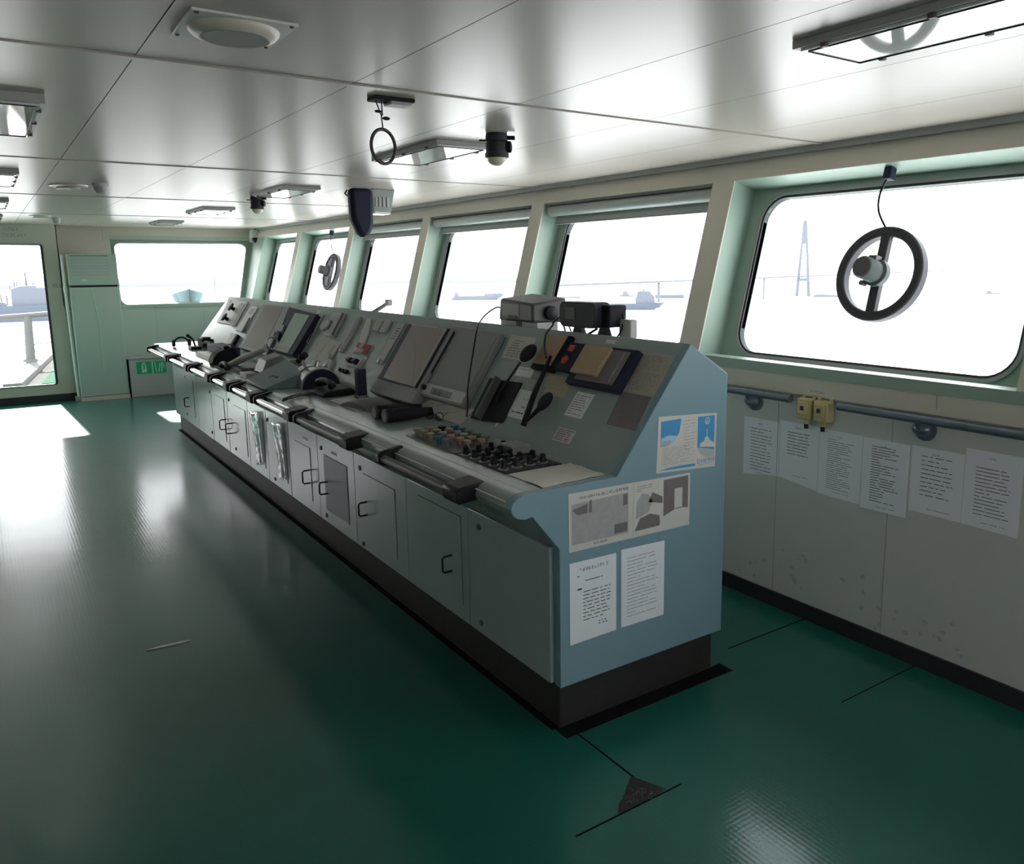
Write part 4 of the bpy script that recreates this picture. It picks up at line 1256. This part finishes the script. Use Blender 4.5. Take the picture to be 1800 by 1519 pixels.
clear_view(-.004, 'large dark ring with a grey motor on the big right-hand window', 'motor_grey', 'ring_grey')
clear_view(7.085, 'small distant ring seen nearly edge-on in a far front window', 'grey_dark', 'ring_grey')

# roller blinds in the three middle bays
labs = ['rolled-up blind at the top of the window left of the big right-hand window', 'rolled-up blind at the top of the window behind the grey radio', 'rolled-up blind at the top of the window right of the navy bag']
for k, (y0, y1) in enumerate(bays[1:4] if False else [bays[i] for i in (len(bays) - 1, )] * 0 + [bb for bb in bays if .9 < bb[0] < 4.8]):
    t = thing('roller_blind', WF.p((y0 + y1) / 2, QH - .09, .05), labs[[1.02, 2.81, 4.59].index(min([1.02, 2.81, 4.59], key=lambda q: abs(q - y0)))], 'blind', 'roller blinds')
    b = B(); b.lathe(WF.p(y0 + .015, QH - .042, .055), (0, 1, 0), [(.036, 0), (.036, y1 - y0 - .05)], 20); b.build('roll', M['grey_green'], t)
    b = B(); b.fbox(WF, y0 + .012, y1 - .04, QH - .008, QH - .001, .015, .095); b.fbox(WF, y0 + .004, y0 + .014, QH - .08, QH - .001, .02, .095); b.fbox(WF, y1 - .034, y1 - .026, QH - .08, QH - .001, .02, .095); b.build('head_rail', M['grey_mid'], t)
    b = B(); b.fbox(WF, y0 + .03, y1 - .06, QH - .118, QH - .04, .088, .090); b.build('fabric', M['grey_green'], t)
    b = B(); b.fbox(WF, y0 + .03, y1 - .06, QH - .126, QH - .116, .084, .094); b.build('bottom_bar', M['grey_mid'], t)

t = thing('corner_camera', (1.715, 10.02, 2.08), 'small white box with a dark lens in the far corner under the ceiling', 'camera')  # corner camera, a white housing with a dark lens
b = B(); b.box((1.655, 9.98, 2.085), (1.79, 10.10, 2.19)); b.build('housing', M['white'], t, bevel=.006)
b = B(); b.lathe((1.722, 10.03, 2.085), (0, 0, -1), [(.05, 0), (.05, .03), (.03, .065), (.01, .075)], 16); b.build('lens', M['black_soft'], t)
b = B(); b.box((1.665, 10.105, 2.02), (1.775, 10.17, 2.15)); b.build('mount', M['white'], t)

# ------------------------------------------------------------------ far end furniture
t = thing('air_conditioner', (-.36, 9.85, 0), 'tall pale green floor-standing air conditioner between the glazed door and the end window', 'air conditioner')
b = B(); b.box((-.635, 9.74, .055), (-.095, 9.925, 1.435)); b.build('body', M['mint_grey'], t, bevel=.006)
b = B(); b.box((-.635, 9.735, 1.46), (-.095, 9.925, 1.845)); b.build('upper_housing', M['mint_grey'], t, bevel=.006)
b = B(); b.box((-.62, 9.75, 1.435), (-.11, 9.94, 1.46)); b.build('black_gap', M['black'], t)  # black strip set back between the two housings
b = B()
for k in range(7):
    z = 1.81 - .037 * k
    b.box((-.60, 9.7285, z - .004), (-.19, 9.7352, z + .004))
b.m = 1; b.box((-.60, 9.7335, 1.82), (-.19, 9.7352, 1.826)); b.build('louvre', [M['grey_green'], M['black']], t)
b = B(); b.box((-.50, 9.7335, 1.515), (-.45, 9.7352, 1.53)); b.build('badge', M['white'], t)
b = B(); b.box((-.64, 9.735, 0), (-.09, 9.925, .05)); b.build('plinth', M['cream'], t)
b = B(); b.tube([(-.40, 9.738, 1.40), (-.36, 9.738, 1.0), (-.365, 9.738, .35)], .004, 6); b.build('scuff_line', M['sign_white'], t)
t = thing('drain_pipe', (-.665, 9.86, 0), 'white pipe running up the left side of the air conditioner', 'pipe')
b = B(); b.tube([(-.662, 9.83, .06), (-.680, 9.83, 1.40), (-.682, 9.83, 1.84)], .016, 10); b.build('pipe', M['white'], t)
b = B(); b.tube([(-.679, 9.83, 1.37), (-.681, 9.83, 1.45)], .022, 10); b.build('coupling', M['white'], t)
b = B(); b.box((-.70, 9.80, 0), (-.645, 9.86, .06)); b.build('foot', M['grey_light'], t)
b = B(); glyphs(b, Frame((0, FY, 0), (1, 0, 0), (0, 0, 1)), -.81, 1.435, .05, 4, .0002, 66, slot=0); tag(b.build('wall_scribble', M['ink_grey'], loc=(-.75, FY - .001, 1.44)), 'dark handwritten scribble on the cream wall left of the pipe', 'lettering')

t = thing('equipment_locker', (.2, 9.8, 0), 'low grey locker with a green sign on its front, under the end window', 'locker')
b = B(); b.box((-.075, 9.72, 0), (.56, 9.945, .50)); b.build('body', M['grey_light'], t, bevel=.004)
b = B(); b.box((-.095, 9.70, .50), (.58, 9.925, .515)); b.build('lid', M['grey_light'], t, bevel=.002)
b = B(); b.box((-.0765, 9.72, .0), (-.0745, 9.944, .5)); b.build('side_panel', M['navy'], t)
LF = Frame((0, 9.72, 0), (1, 0, 0), (0, 0, 1))
b = B(); b.fbox(LF, .0, .375, .285, .47, .0006, .0016); b.m = 1
b.ring(LF, [(.004, .289), (.371, .289), (.371, .466), (.004, .466)], [(.010, .295), (.365, .295), (.365, .460), (.010, .460)], .0016, .002)
b.fbox(LF, .192, .205, .295, .46, .0016, .002)
b.prism(LF, [(.07, .32), (.085, .31), (.10, .33), (.115, .31), (.13, .33), (.125, .40), (.11, .445), (.085, .445), (.07, .40)], .0016, .002)
for p in ([(.235, .31), (.245, .31), (.235, .44), (.225, .44)], [(.265, .31), (.277, .31), (.295, .43), (.283, .43)], [(.300, .31), (.312, .31), (.318, .44), (.306, .44)], [(.318, .43), (.328, .43), (.345, .37), (.335, .37)]):
    b.prism(LF, p, .0016, .002)
b.m = 0
b.prism(LF, [(.09, .36), (.11, .36), (.108, .43), (.092, .43)], .002, .0023)
b.build('sign', [M['sign_green'], M['sign_white']], t)['label'] = 'green sign with white symbols'
b = B(); b.fbox(LF, .39, .49, .15, .42, .0006, .002); b.m = 1; b.fbox(LF, .40, .48, .34, .41, .002, .0025); b.fbox(LF, .405, .475, .20, .27, .002, .0025); b.build('notice', [M['label_blue'], M['poster_grey']], t)

# ------------------------------------------------------------------ ceiling fittings
def ceiling_light(x0, x1, y0, y1, label, h=.020):
    t = thing('ceiling_light', ((x0 + x1) / 2, (y0 + y1) / 2, CZ), label, 'light', 'ceiling light boxes')
    b = B(); b.box((x0, y0, CZ - h), (x1, y1, CZ)); b.build('housing', M['grey_light'], t, bevel=.002)
    b = B(); b.box((x0 + .014, y0 + .016, CZ - h - .006), (x1 - .014, y1 - .016, CZ - h + .001)); b.build('diffuser', M['diffuser'], t, bevel=.001)
    b = B(); z = CZ - h - .0075
    b.tube([(x0 + .026, y0 + .03, z), (x1 - .026, y0 + .03, z), (x1 - .026, y1 - .03, z), (x0 + .026, y1 - .03, z)], .0016, 5, closed=True); b.build('retaining_wire', M['black'], t)
    for x in (x0 + .012, x1 - .014):
        for y in (y0 + .12, (y0 + y1) / 2, y1 - .09):
            b = B(); b.box((x - .008, y - .008, CZ - h - .011), (x + .008, y + .008, CZ - h + .002)); b.build('clip', M['brown_clip'], t, bevel=.002)
    return t


ceiling_light(.206, .470, -1.50, -.757, 'large ceiling light box nearest at the right, with the window ring mirrored in its cover')
ceiling_light(.165, .445, 1.16, 1.90, 'ceiling light box behind the hanging brown ring')
ceiling_light(.20, .46, 3.54, 4.30, 'ceiling light box beside the distant black dome lamp')
ceiling_light(.175, .46, 5.89, 6.65, 'ceiling light box second farthest in the row over the console')
ceiling_light(.20, .47, 8.30, 8.98, 'farthest ceiling light box in the row over the console')
ceiling_light(-1.56, -1.293, 1.00, 1.80, 'ceiling light box nearest at the left edge of the room', .030)
ceiling_light(-1.56, -1.285, 3.42, 4.24, 'ceiling light box in the left row, level with the nearer smoke detector', .026)
ceiling_light(-1.56, -1.278, 5.70, 6.55, 'small distant ceiling light box in the left row, second farthest', .026)
ceiling_light(-1.56, -1.278, 7.95, 8.75, 'farthest ceiling light box in the left row, above the glazed door', .026)

t = thing('ceiling_speaker', (-.978, -.095, CZ), 'round cream ceiling speaker on a square plate, nearest the camera', 'speaker')
b = B(); b.box((-1.092, -.215, CZ - .006), (-.863, .022, CZ)); b.build('mounting_plate', M['trim_white'], t, bevel=.001)
b = B(); b.lathe((-.978, -.100, CZ - .005), (0, 0, -1), [(.102, 0), (.100, .007), (.092, .016), (.078, .021), (.074, .019), (.0, .019)], 40); b.build('rim', M['speaker_cream'], t)
b = B(); b.lathe((-.978, -.100, CZ - .0242), (0, 0, -1), [(.073, 0), (.073, .0012), (.0, .0016)], 40); b.build('grille', M['grille'], t)
for x, y in ((-1.080, -.203), (-.875, -.203), (-1.080, .010), (-.875, .010)):
    b = B(); b.lathe((x, y, CZ - .006), (0, 0, -1), [(.006, 0), (.004, .003)], 8); b.build('screw', M['grey_dark'], t)

t = thing('hook_plate', (-.35, .46, CZ), 'dark ceiling fixing plate with wires holding the brown ring', 'bracket')
b = B(); b.box((-.415, .425, CZ - .012), (-.275, .50, CZ)); b.build('plate', M['black_soft'], t, bevel=.003)
b = B(); b.box((-.36, .43, CZ - .022), (-.285, .495, CZ - .0115)); b.build('socket', M['grey_light'], t, bevel=.003)
b = B(); rx0, ry0 = -.385, .447
b.tube([(-.405, .452, CZ - .012), (rx0 - .004, ry0, CZ - .06), (rx0, ry0, CZ - .105)], .0025, 6); b.tube([(-.385, .45, CZ - .012), (rx0, ry0, CZ - .06)], .0025, 6)
b.ball((rx0 - .014, ry0, CZ - .048), (.013, .007, .005)); b.ball((rx0 + .013, ry0, CZ - .068), (.014, .008, .006))
b.build('wire', M['black'], t)
b = B(); rc = (rx0 - .0015, ry0, 2.047)
b.tube([(rc[0] + .047 * math.cos(a), rc[1] + .012 * math.cos(a), rc[2] + .055 * math.sin(a)) for a in [i * math.pi / 16 for i in range(32)]], .0056, 10, closed=True)
tag(b.build('hanging_ring', M['ring_brown'], loc=rc), 'brown ring hanging on wires from the ceiling fixing plate', 'ring')


def dome_lamp(x, y, label):
    t = thing('dome_lamp', (x, y, CZ), label, 'lamp', 'black dome lamps')
    b = B(); b.lathe((x, y, CZ), (0, 0, -1), [(.044, 0), (.047, .012), (.047, .030), (.043, .034), (.046, .04), (.046, .078), (.050, .080), (.050, .098), (.044, .100)], 24); b.build('housing', M['lamp_black'], t)
    b = B(); b.lathe((x, y, CZ - .098), (0, 0, -1), [(.042, 0), (.040, .012), (.031, .024), (.016, .032), (.0, .034)], 22); b.build('lens', M['lens'], t)
    b = B(); b.tube([(x + .03, y - .03, CZ - .018), (x + .062, y - .045, CZ - .018)], .009, 8); b.lathe((x + .03, y - .025, CZ - .055), (.8, -.6, 0), [(.024, 0), (.024, .022), (.012, .026)], 14); b.build('latch', M['black'], t)
    b = B(); b.tube([(x - .04, y + .02, CZ - .028), (x - .065, y + .035, CZ - .028)], .004, 6); b.build('pin', M['black'], t)


dome_lamp(.317, .90, 'black dome lamp with a cream lens on the ceiling near the big window')
dome_lamp(.288, 4.53, 'distant black dome lamp on the ceiling left of the navy bag')

# covered instrument by the front windows
t = thing('covered_gauge', (.71, 3.48, CZ), 'hanging ceiling instrument wrapped in a navy cloth bag', 'instrument')
b = B(); BFm = Frame((.715, 3.48, CZ), (1, 0, 0), (0, 0, 1))
b.prism(BFm, [(-.083, -.004), (-.080, -.14), (-.078, -.22), (-.045, -.285), (-.03, -.325), (.0, -.340), (.035, -.335), (.066, -.30), (.080, -.24), (.082, -.12), (.080, -.004)], -.05, .05)
b.build('cloth_bag', M['navy'], t, bevel=.03)
b = B(); b.tube([(.62, 3.47, CZ - .02), (.60, 3.46, CZ - .045), (.618, 3.46, CZ - .06)], .006, 6); b.build('cord', M['black'], t)
t = thing('bulkhead_lamp', (.89, 3.55, CZ), 'grey-green caged lamp box on the ceiling beside the navy bag', 'lamp')
b = B(); b.hexa([(.82, 3.50, CZ - .16), (.955, 3.50, CZ - .15), (.955, 3.66, CZ - .15), (.82, 3.66, CZ - .16), (.81, 3.49, CZ), (.985, 3.49, CZ), (.985, 3.68, CZ), (.81, 3.68, CZ)]); b.build('housing', M['grey_green'], t, bevel=.006)
b = B(); b.box((.835, 3.488, CZ - .125), (.94, 3.494, CZ - .055)); b.m = 1
for x in (.855, .885, .915): b.box((x - .004, 3.485, CZ - .125), (x + .004, 3.489, CZ - .055))
b.build('window', [M['photo_light'], M['grey_dark']], t)
b = B(); b.box((.83, 3.50, CZ - .172), (.95, 3.65, CZ - .155)); b.build('lower_glass', M['white_gloss'], t)
b = B(); b.box((.970, 3.56, CZ - .08), (.995, 3.62, CZ - .03)); b.build('hinge', M['black'], t)


def detector(x, y, r, h, label):
    t = thing('smoke_detector', (x, y, CZ), label, 'detector', 'smoke detectors')
    B().lathe((x, y, CZ), (0, 0, -1), [(r, 0), (r, h * .3), (r * .92, h * .32)], 22).build('base', M['paper_warm'], t)
    B().lathe((x, y, CZ - h * .31), (0, 0, -1), [(r * .92, 0), (r * .85, h * .4), (r * .6, h * .68), (0, h * .7)], 22).build('sensor', M['grey_light'], t)


def vent(x, y, r, label):
    t = thing('ceiling_diffuser', (x, y, CZ), label, 'vent', 'ceiling air diffusers')
    B().lathe((x, y, CZ), (0, 0, -1), [(r, 0), (r * .98, .008), (r * .7, .014)], 26).build('rim', M['trim_white'], t)
    B().lathe((x, y, CZ - .0135), (0, 0, -1), [(r * .6, 0), (r * .62, .012), (r * .3, .016), (0, .016)], 26).build('cone', M['speaker_cream'], t)


detector(-.825, 4.05, .048, .062, 'round smoke detector on the ceiling, the nearer of the left pair')
vent(-.985, 4.28, .115, 'flat round ceiling diffuser beside the nearer smoke detector')
detector(-.80, 8.35, .048, .06, 'tiny smoke detector on the ceiling above the air conditioner')
vent(-.96, 8.0, .10, 'tiny flat ceiling diffuser near the detector above the air conditioner')

# white peeled strip lying on the floor
b = B(); b.prism(Frame((-1.01, 1.608, 0), (1, -.08, 0), (.08, 1, 0)), [(-.088, -.006), (-.02, -.009), (.05, -.006), (.09, .002), (.04, .004), (-.03, .003)], .0004, .004)
tag(b.build('paper_strip', M['paper'], loc=(-1.01, 1.608, 0)), 'thin white strip lying on the open green floor', 'strip')

# crinkled thin film drawing the white streaks on two cabinet doors
for k, (y0, y1, lab) in enumerate(((3.12, 3.36, 'crinkled pale film drawing white streaks on a cabinet door, the nearer of two'), (3.66, 3.92, 'crinkled pale film drawing white streaks on a cabinet door, the farther of two'))):
    rd = random.Random(12 + k); b = B(); vs = []
    nx, ny = 8, 18
    for j in range(ny + 1):
        for i in range(nx + 1):
            u, v = i / nx, j / ny
            y = y0 + (y1 - y0) * (u * (1 - .45 * v) + .05 + .03 * math.sin(v * 7 + k)); z = .655 - .38 * v - .03 * u
            vs.append((-.0245 - .008 * rd.random() - .006 * math.sin(u * 9 + v * 4), y, z))
    fs = [(j * (nx + 1) + i, j * (nx + 1) + i + 1, (j + 1) * (nx + 1) + i + 1, (j + 1) * (nx + 1) + i) for j in range(ny) for i in range(nx)]
    b.add(vs, fs)
    o = tag(b.build('streak_film', M['film2'], loc=(-.03, (y0 + y1) / 2, .3), angle=180), lab, 'film')
    sd = o.modifiers.new('thickness', 'SOLIDIFY'); sd.thickness = .0006

# ------------------------------------------------------------------ outside
SEA = -20.0
b = B()
b.add([(9000 * math.cos(i * math.pi / 24), 9000 * math.sin(i * math.pi / 24), SEA) for i in range(48)], [tuple(range(48))])
tag(b.build('sea', M['water'], loc=(0, 0, SEA)), kind='structure')

# bridge wing deck, its rail and a covered searchlight
b = B()
b.prism(FL, [(XA, FY + .07), (1.9, FY + .07), (1.9, 21.5), (-.05, 21.5), (-1.43, 11.8), (XA, 11.6)], -.14, -.02); b.m = 1
b.prism(FL, [(-.95, 12.15), (1.6, 12.15), (1.6, 13.6), (-.72, 13.9)], -.02, -.012); b.m = 2
b.prism(FL, [(-1.43, 11.8), (-1.20, 11.8), (.17, 21.4), (-.05, 21.4)], -.02, .06)
tag(b.build('wing_deck', [M['deck_grey'], M['deck_green'], M['rail_white']], loc=(-.5, 15, 0)), kind='structure')
t = thing('deck_rail', (-.95, 15, -.02), 'white steel rail on the open bridge wing outside the glazed door', 'railing')
RY = 15.0
b = B(); b.tube([(-2.6, RY, .82), (-1.33, RY, .85), (-.6, RY, .89), (1.2, RY, .93)], .045, 10); b.build('top_rail', M['rail_white'], t)
b = B(); b.tube([(-2.6, RY, .33), (-.95, RY, .36), (1.2, RY, .47)], .012, 8); b.build('wire', M['grey_mid'], t)
b = B(); b.tube([(-2.6, RY, -.35 + .28), (-.95, RY, .02)], .012, 8); b.build('wire', M['grey_mid'], t)
b = B(); b.tube([(-.96, RY, .03), (-.93, RY, .86)], [.075, .06], 12); b.build('post', M['rail_white'], t)
b = B(); b.lathe((-.96, RY, .06), (0, 0, 1), [(.12, 0), (.10, .05)], 14); b.build('post_foot', M['rail_white'], t)
t = thing('covered_searchlight', (1.03, 11.5, -.02), 'pale blue covered searchlight on the wing outside the end window', 'searchlight')
b = B()
for s in (-1, 1):
    b.hexa([(1.03, 11.35, 1.14), (1.03 + s * .16, 11.35, 1.14), (1.03 + s * .16, 11.65, 1.14), (1.03, 11.65, 1.14), (1.03, 11.35, 1.36), (1.03 + s * .215, 11.35, 1.30), (1.03 + s * .215, 11.65, 1.30), (1.03, 11.65, 1.36)])
b.build('cover', M['tarp_blue'], t, bevel=.03)
b = B(); b.tube([(1.03, 11.5, -.02), (1.03, 11.5, 1.15)], .07, 12); b.build('pedestal', M['rail_white'], t)
b = B(); b.tube([(1.03, 11.34, 1.14), (1.03, 11.33, 1.36)], .006, 6); b.build('seam', M['rubber'], t)


def shipframe(x, y, ang):
    a = math.radians(ang); return Frame((x, y, SEA), (math.cos(a), math.sin(a), 0), (0, 0, 1))


def ship(name, x, y, ang, hull, sup, label, cat, mast=None, mats=('haze_hull', 'haze_blue'), depth=8):
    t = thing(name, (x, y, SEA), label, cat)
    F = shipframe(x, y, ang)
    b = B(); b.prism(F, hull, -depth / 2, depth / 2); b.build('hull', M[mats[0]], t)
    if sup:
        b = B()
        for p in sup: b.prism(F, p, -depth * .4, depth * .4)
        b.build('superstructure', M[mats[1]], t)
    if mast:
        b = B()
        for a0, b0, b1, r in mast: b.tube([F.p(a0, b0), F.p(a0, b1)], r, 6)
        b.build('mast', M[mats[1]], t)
    return t


def pt(px, dist):
    """bearing helper: world x, y for a column of the survey sheet at a distance"""
    return px * dist


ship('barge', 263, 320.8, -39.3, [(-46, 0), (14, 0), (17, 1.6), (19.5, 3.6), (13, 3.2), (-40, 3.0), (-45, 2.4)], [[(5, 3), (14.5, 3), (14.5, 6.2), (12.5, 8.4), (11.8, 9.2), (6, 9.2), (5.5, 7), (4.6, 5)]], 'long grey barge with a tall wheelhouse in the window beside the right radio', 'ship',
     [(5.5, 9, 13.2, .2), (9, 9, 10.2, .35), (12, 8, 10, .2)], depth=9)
ship('cargo_ship', 268.5, 486.4, -28.9, [(-16, 0), (14, 0), (19, 3.4), (16, 4.6), (10, 3.0), (-12, 2.6), (-17, 1.2)], [[(-15, 1.5), (-11.5, 1.5), (-11.5, 5.2), (-14.5, 5.4)], [(5, 2.6), (15, 3), (13, 4.4), (6, 4.2)]], 'faint loaded cargo ship in the window left of the grey radio', 'ship', mats=('haze_blue', 'haze_pale'))
ship('tugboat', 378, 462.6, -39.2, [(-4, 0), (7, 0), (7, .6), (-4, 1.2)], [[(-2, .8), (3, .8), (2, 4), (-1, 4)]], 'faint small tug behind the long grey barge', 'ship', mats=('haze_pale', 'haze_pale'))
ship('barge', 382, 412.5, -42.8, [(-14, 0), (5, 0), (6, 1.2), (5, 2.4), (-14, 2.2)], None, 'faint low barge right of the small tug', 'ship', mats=('haze_blue', 'haze_blue'))
ship('barge', 329.8, 466.1, -35.3, [(-20, 0), (9, 0), (9, 1.0), (-20, 1.0)], None, 'very low faint barge at the left edge of the same window as the long barge', 'ship', mats=('haze_pale', 'haze_pale'))
ship('barge', 466.7, 354.3, -52.7, [(-9, 0), (10, 0), (10, 1.0), (-3, 2.0), (-8, 1.4)], None, 'faint low barge at the foot of the bridge tower', 'ship', mats=('haze_pale', 'haze_pale'))
ship('fishing_boat', 590.6, 304.5, -62.6, [(-5, 0), (5, 0), (5, .8), (-5, .8)], [[(-4, .5), (-1, .5), (-1, 2.4), (-4, 2.4)]], 'tiny faint boat right of the large dark ring', 'ship', mats=('haze_pale', 'haze_pale'))
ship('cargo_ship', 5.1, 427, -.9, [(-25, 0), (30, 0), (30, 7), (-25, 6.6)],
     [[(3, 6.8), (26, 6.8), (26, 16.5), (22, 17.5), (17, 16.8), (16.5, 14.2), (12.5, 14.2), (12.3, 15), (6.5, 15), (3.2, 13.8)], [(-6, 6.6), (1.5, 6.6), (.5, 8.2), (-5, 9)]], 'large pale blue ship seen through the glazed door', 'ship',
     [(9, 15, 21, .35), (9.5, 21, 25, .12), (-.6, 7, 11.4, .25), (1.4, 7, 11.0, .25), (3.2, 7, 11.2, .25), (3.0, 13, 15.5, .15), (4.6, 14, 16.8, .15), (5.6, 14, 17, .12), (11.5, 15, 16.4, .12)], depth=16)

# far shore, cable bridge
t = thing('bridge_tower', (466, 374, SEA), 'tall pale bridge tower shaped like a narrow A, seen through the big right window', 'bridge tower')
TF = shipframe(466, 374, -51)
b = B(); b.prism(TF, [(-4.8, 0), (-2.4, 0), (0, 51.5), (-1.2, 51.5)], -1.2, 1.2); b.build('leg', M['haze_blue'], t)
b = B(); b.prism(TF, [(3.2, 0), (5.6, 0), (1.4, 51.5), (.2, 51.5)], -1.2, 1.2); b.build('leg', M['haze_blue'], t)
b = B(); b.prism(TF, [(-3.6, 10.5), (4.2, 10.5), (4.0, 12.5), (-3.4, 12.5)], -1.0, 1.0); b.prism(TF, [(-1.0, 36), (1.2, 36), (.9, 51.8), (-.9, 51.8)], -1.1, 1.1); b.build('crossbeam', M['haze_blue'], t)
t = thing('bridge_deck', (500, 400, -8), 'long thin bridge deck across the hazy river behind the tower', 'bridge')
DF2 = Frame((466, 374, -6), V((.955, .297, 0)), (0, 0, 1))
b = B(); b.prism(DF2, [(-290, -1.0), (420, -.5), (420, .6), (-290, 0)], -3, -1); b.build('deck', M['haze_blue'], t)
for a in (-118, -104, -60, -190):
    b = B(); b.prism(DF2, [(a - .5, -14), (a + .5, -14), (a + .5, -.3), (a - .5, -.3)], -2.6, -1.4); b.build('pier', M['haze_pale'], t)
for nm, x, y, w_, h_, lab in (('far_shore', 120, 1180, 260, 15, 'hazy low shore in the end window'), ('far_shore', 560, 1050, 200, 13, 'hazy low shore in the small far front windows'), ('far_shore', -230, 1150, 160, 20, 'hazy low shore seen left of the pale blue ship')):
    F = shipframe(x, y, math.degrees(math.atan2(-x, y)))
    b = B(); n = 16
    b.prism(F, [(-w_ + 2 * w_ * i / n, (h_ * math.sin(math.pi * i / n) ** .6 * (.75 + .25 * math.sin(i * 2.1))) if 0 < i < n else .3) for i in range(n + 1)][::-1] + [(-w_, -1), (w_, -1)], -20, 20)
    tag(b.build(nm, M['haze_land'], loc=(x, y, SEA)), lab, 'shore')
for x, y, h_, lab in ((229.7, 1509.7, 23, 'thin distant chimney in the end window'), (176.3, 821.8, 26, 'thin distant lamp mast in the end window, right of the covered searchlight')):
    b = B(); b.tube([(x, y, SEA), (x, y, SEA + h_)], [.5, .35], 6); tag(b.build('distant_mast', M['haze_blue'], loc=(x, y, SEA)), lab, 'mast')

# ------------------------------------------------------------------ light and camera
wd = bpy.data.worlds.new('overcast_sky'); sc.world = wd; wd.use_nodes = True
nt = wd.node_tree; N = nt.nodes; L = nt.links
bg = N['Background']
tc = N.new('ShaderNodeTexCoord'); sp = N.new('ShaderNodeSeparateXYZ'); L.new(tc.outputs['Generated'], sp.inputs[0])
mr = N.new('ShaderNodeMapRange'); mr.inputs['From Min'].default_value = -.05; mr.inputs['From Max'].default_value = .6
L.new(sp.outputs['Z'], mr.inputs['Value'])
cr = N.new('ShaderNodeValToRGB'); cr.color_ramp.elements[0].color = (1.0, .965, .945, 1); cr.color_ramp.elements[1].color = (.84, .92, 1.0, 1)
L.new(mr.outputs[0], cr.inputs[0]); L.new(cr.outputs[0], bg.inputs['Color'])
bg.inputs['Strength'].default_value = 4.6
sun = bpy.data.lights.new('sun', 'SUN'); sun.energy = 24; sun.angle = math.radians(1.5); sun.color = (1, .95, .88)
so = bpy.data.objects.new('sun', sun); COL.objects.link(so)
so.rotation_euler = V((.024, -.813, -.582)).to_track_quat('-Z', 'Y').to_euler(); so.location = (0, 30, 22)

cam = bpy.data.cameras.new('camera'); co = bpy.data.objects.new('camera', cam); COL.objects.link(co)
yaw, pitch, roll = .6184523, -.1711504, -.0069435
f = V((math.sin(yaw) * math.cos(pitch), math.cos(yaw) * math.cos(pitch), math.sin(pitch)))
r = V((math.cos(yaw), -math.sin(yaw), 0)); u = r.cross(f)
R2 = r * math.cos(roll) + u * math.sin(roll); U2 = -r * math.sin(roll) + u * math.cos(roll)
co.matrix_world = Matrix(((R2.x, U2.x, -f.x, -1.51952), (R2.y, U2.y, -f.y, -2.20866), (R2.z, U2.z, -f.z, 1.65), (0, 0, 0, 1)))
cam.sensor_width = 36; cam.lens = 36 * 1435.07 / 1800
cam.shift_x = -(1003.31 - 900) / 1800; cam.shift_y = (716.59 - 759.5) / 1800
cam.clip_start = .05; cam.clip_end = 20000
sc.camera = co
sc.view_settings.view_transform = 'Standard'; sc.view_settings.look = 'None'
sc.view_settings.exposure = 0.5; sc.view_settings.gamma = 1.0
sc.view_settings.use_curve_mapping = False
sc.cycles.use_denoising = True
sc.cycles.max_bounces = 12; sc.cycles.diffuse_bounces = 6; sc.cycles.glossy_bounces = 5; sc.cycles.transparent_max_bounces = 16
sc.cycles.sample_clamp_indirect = 8
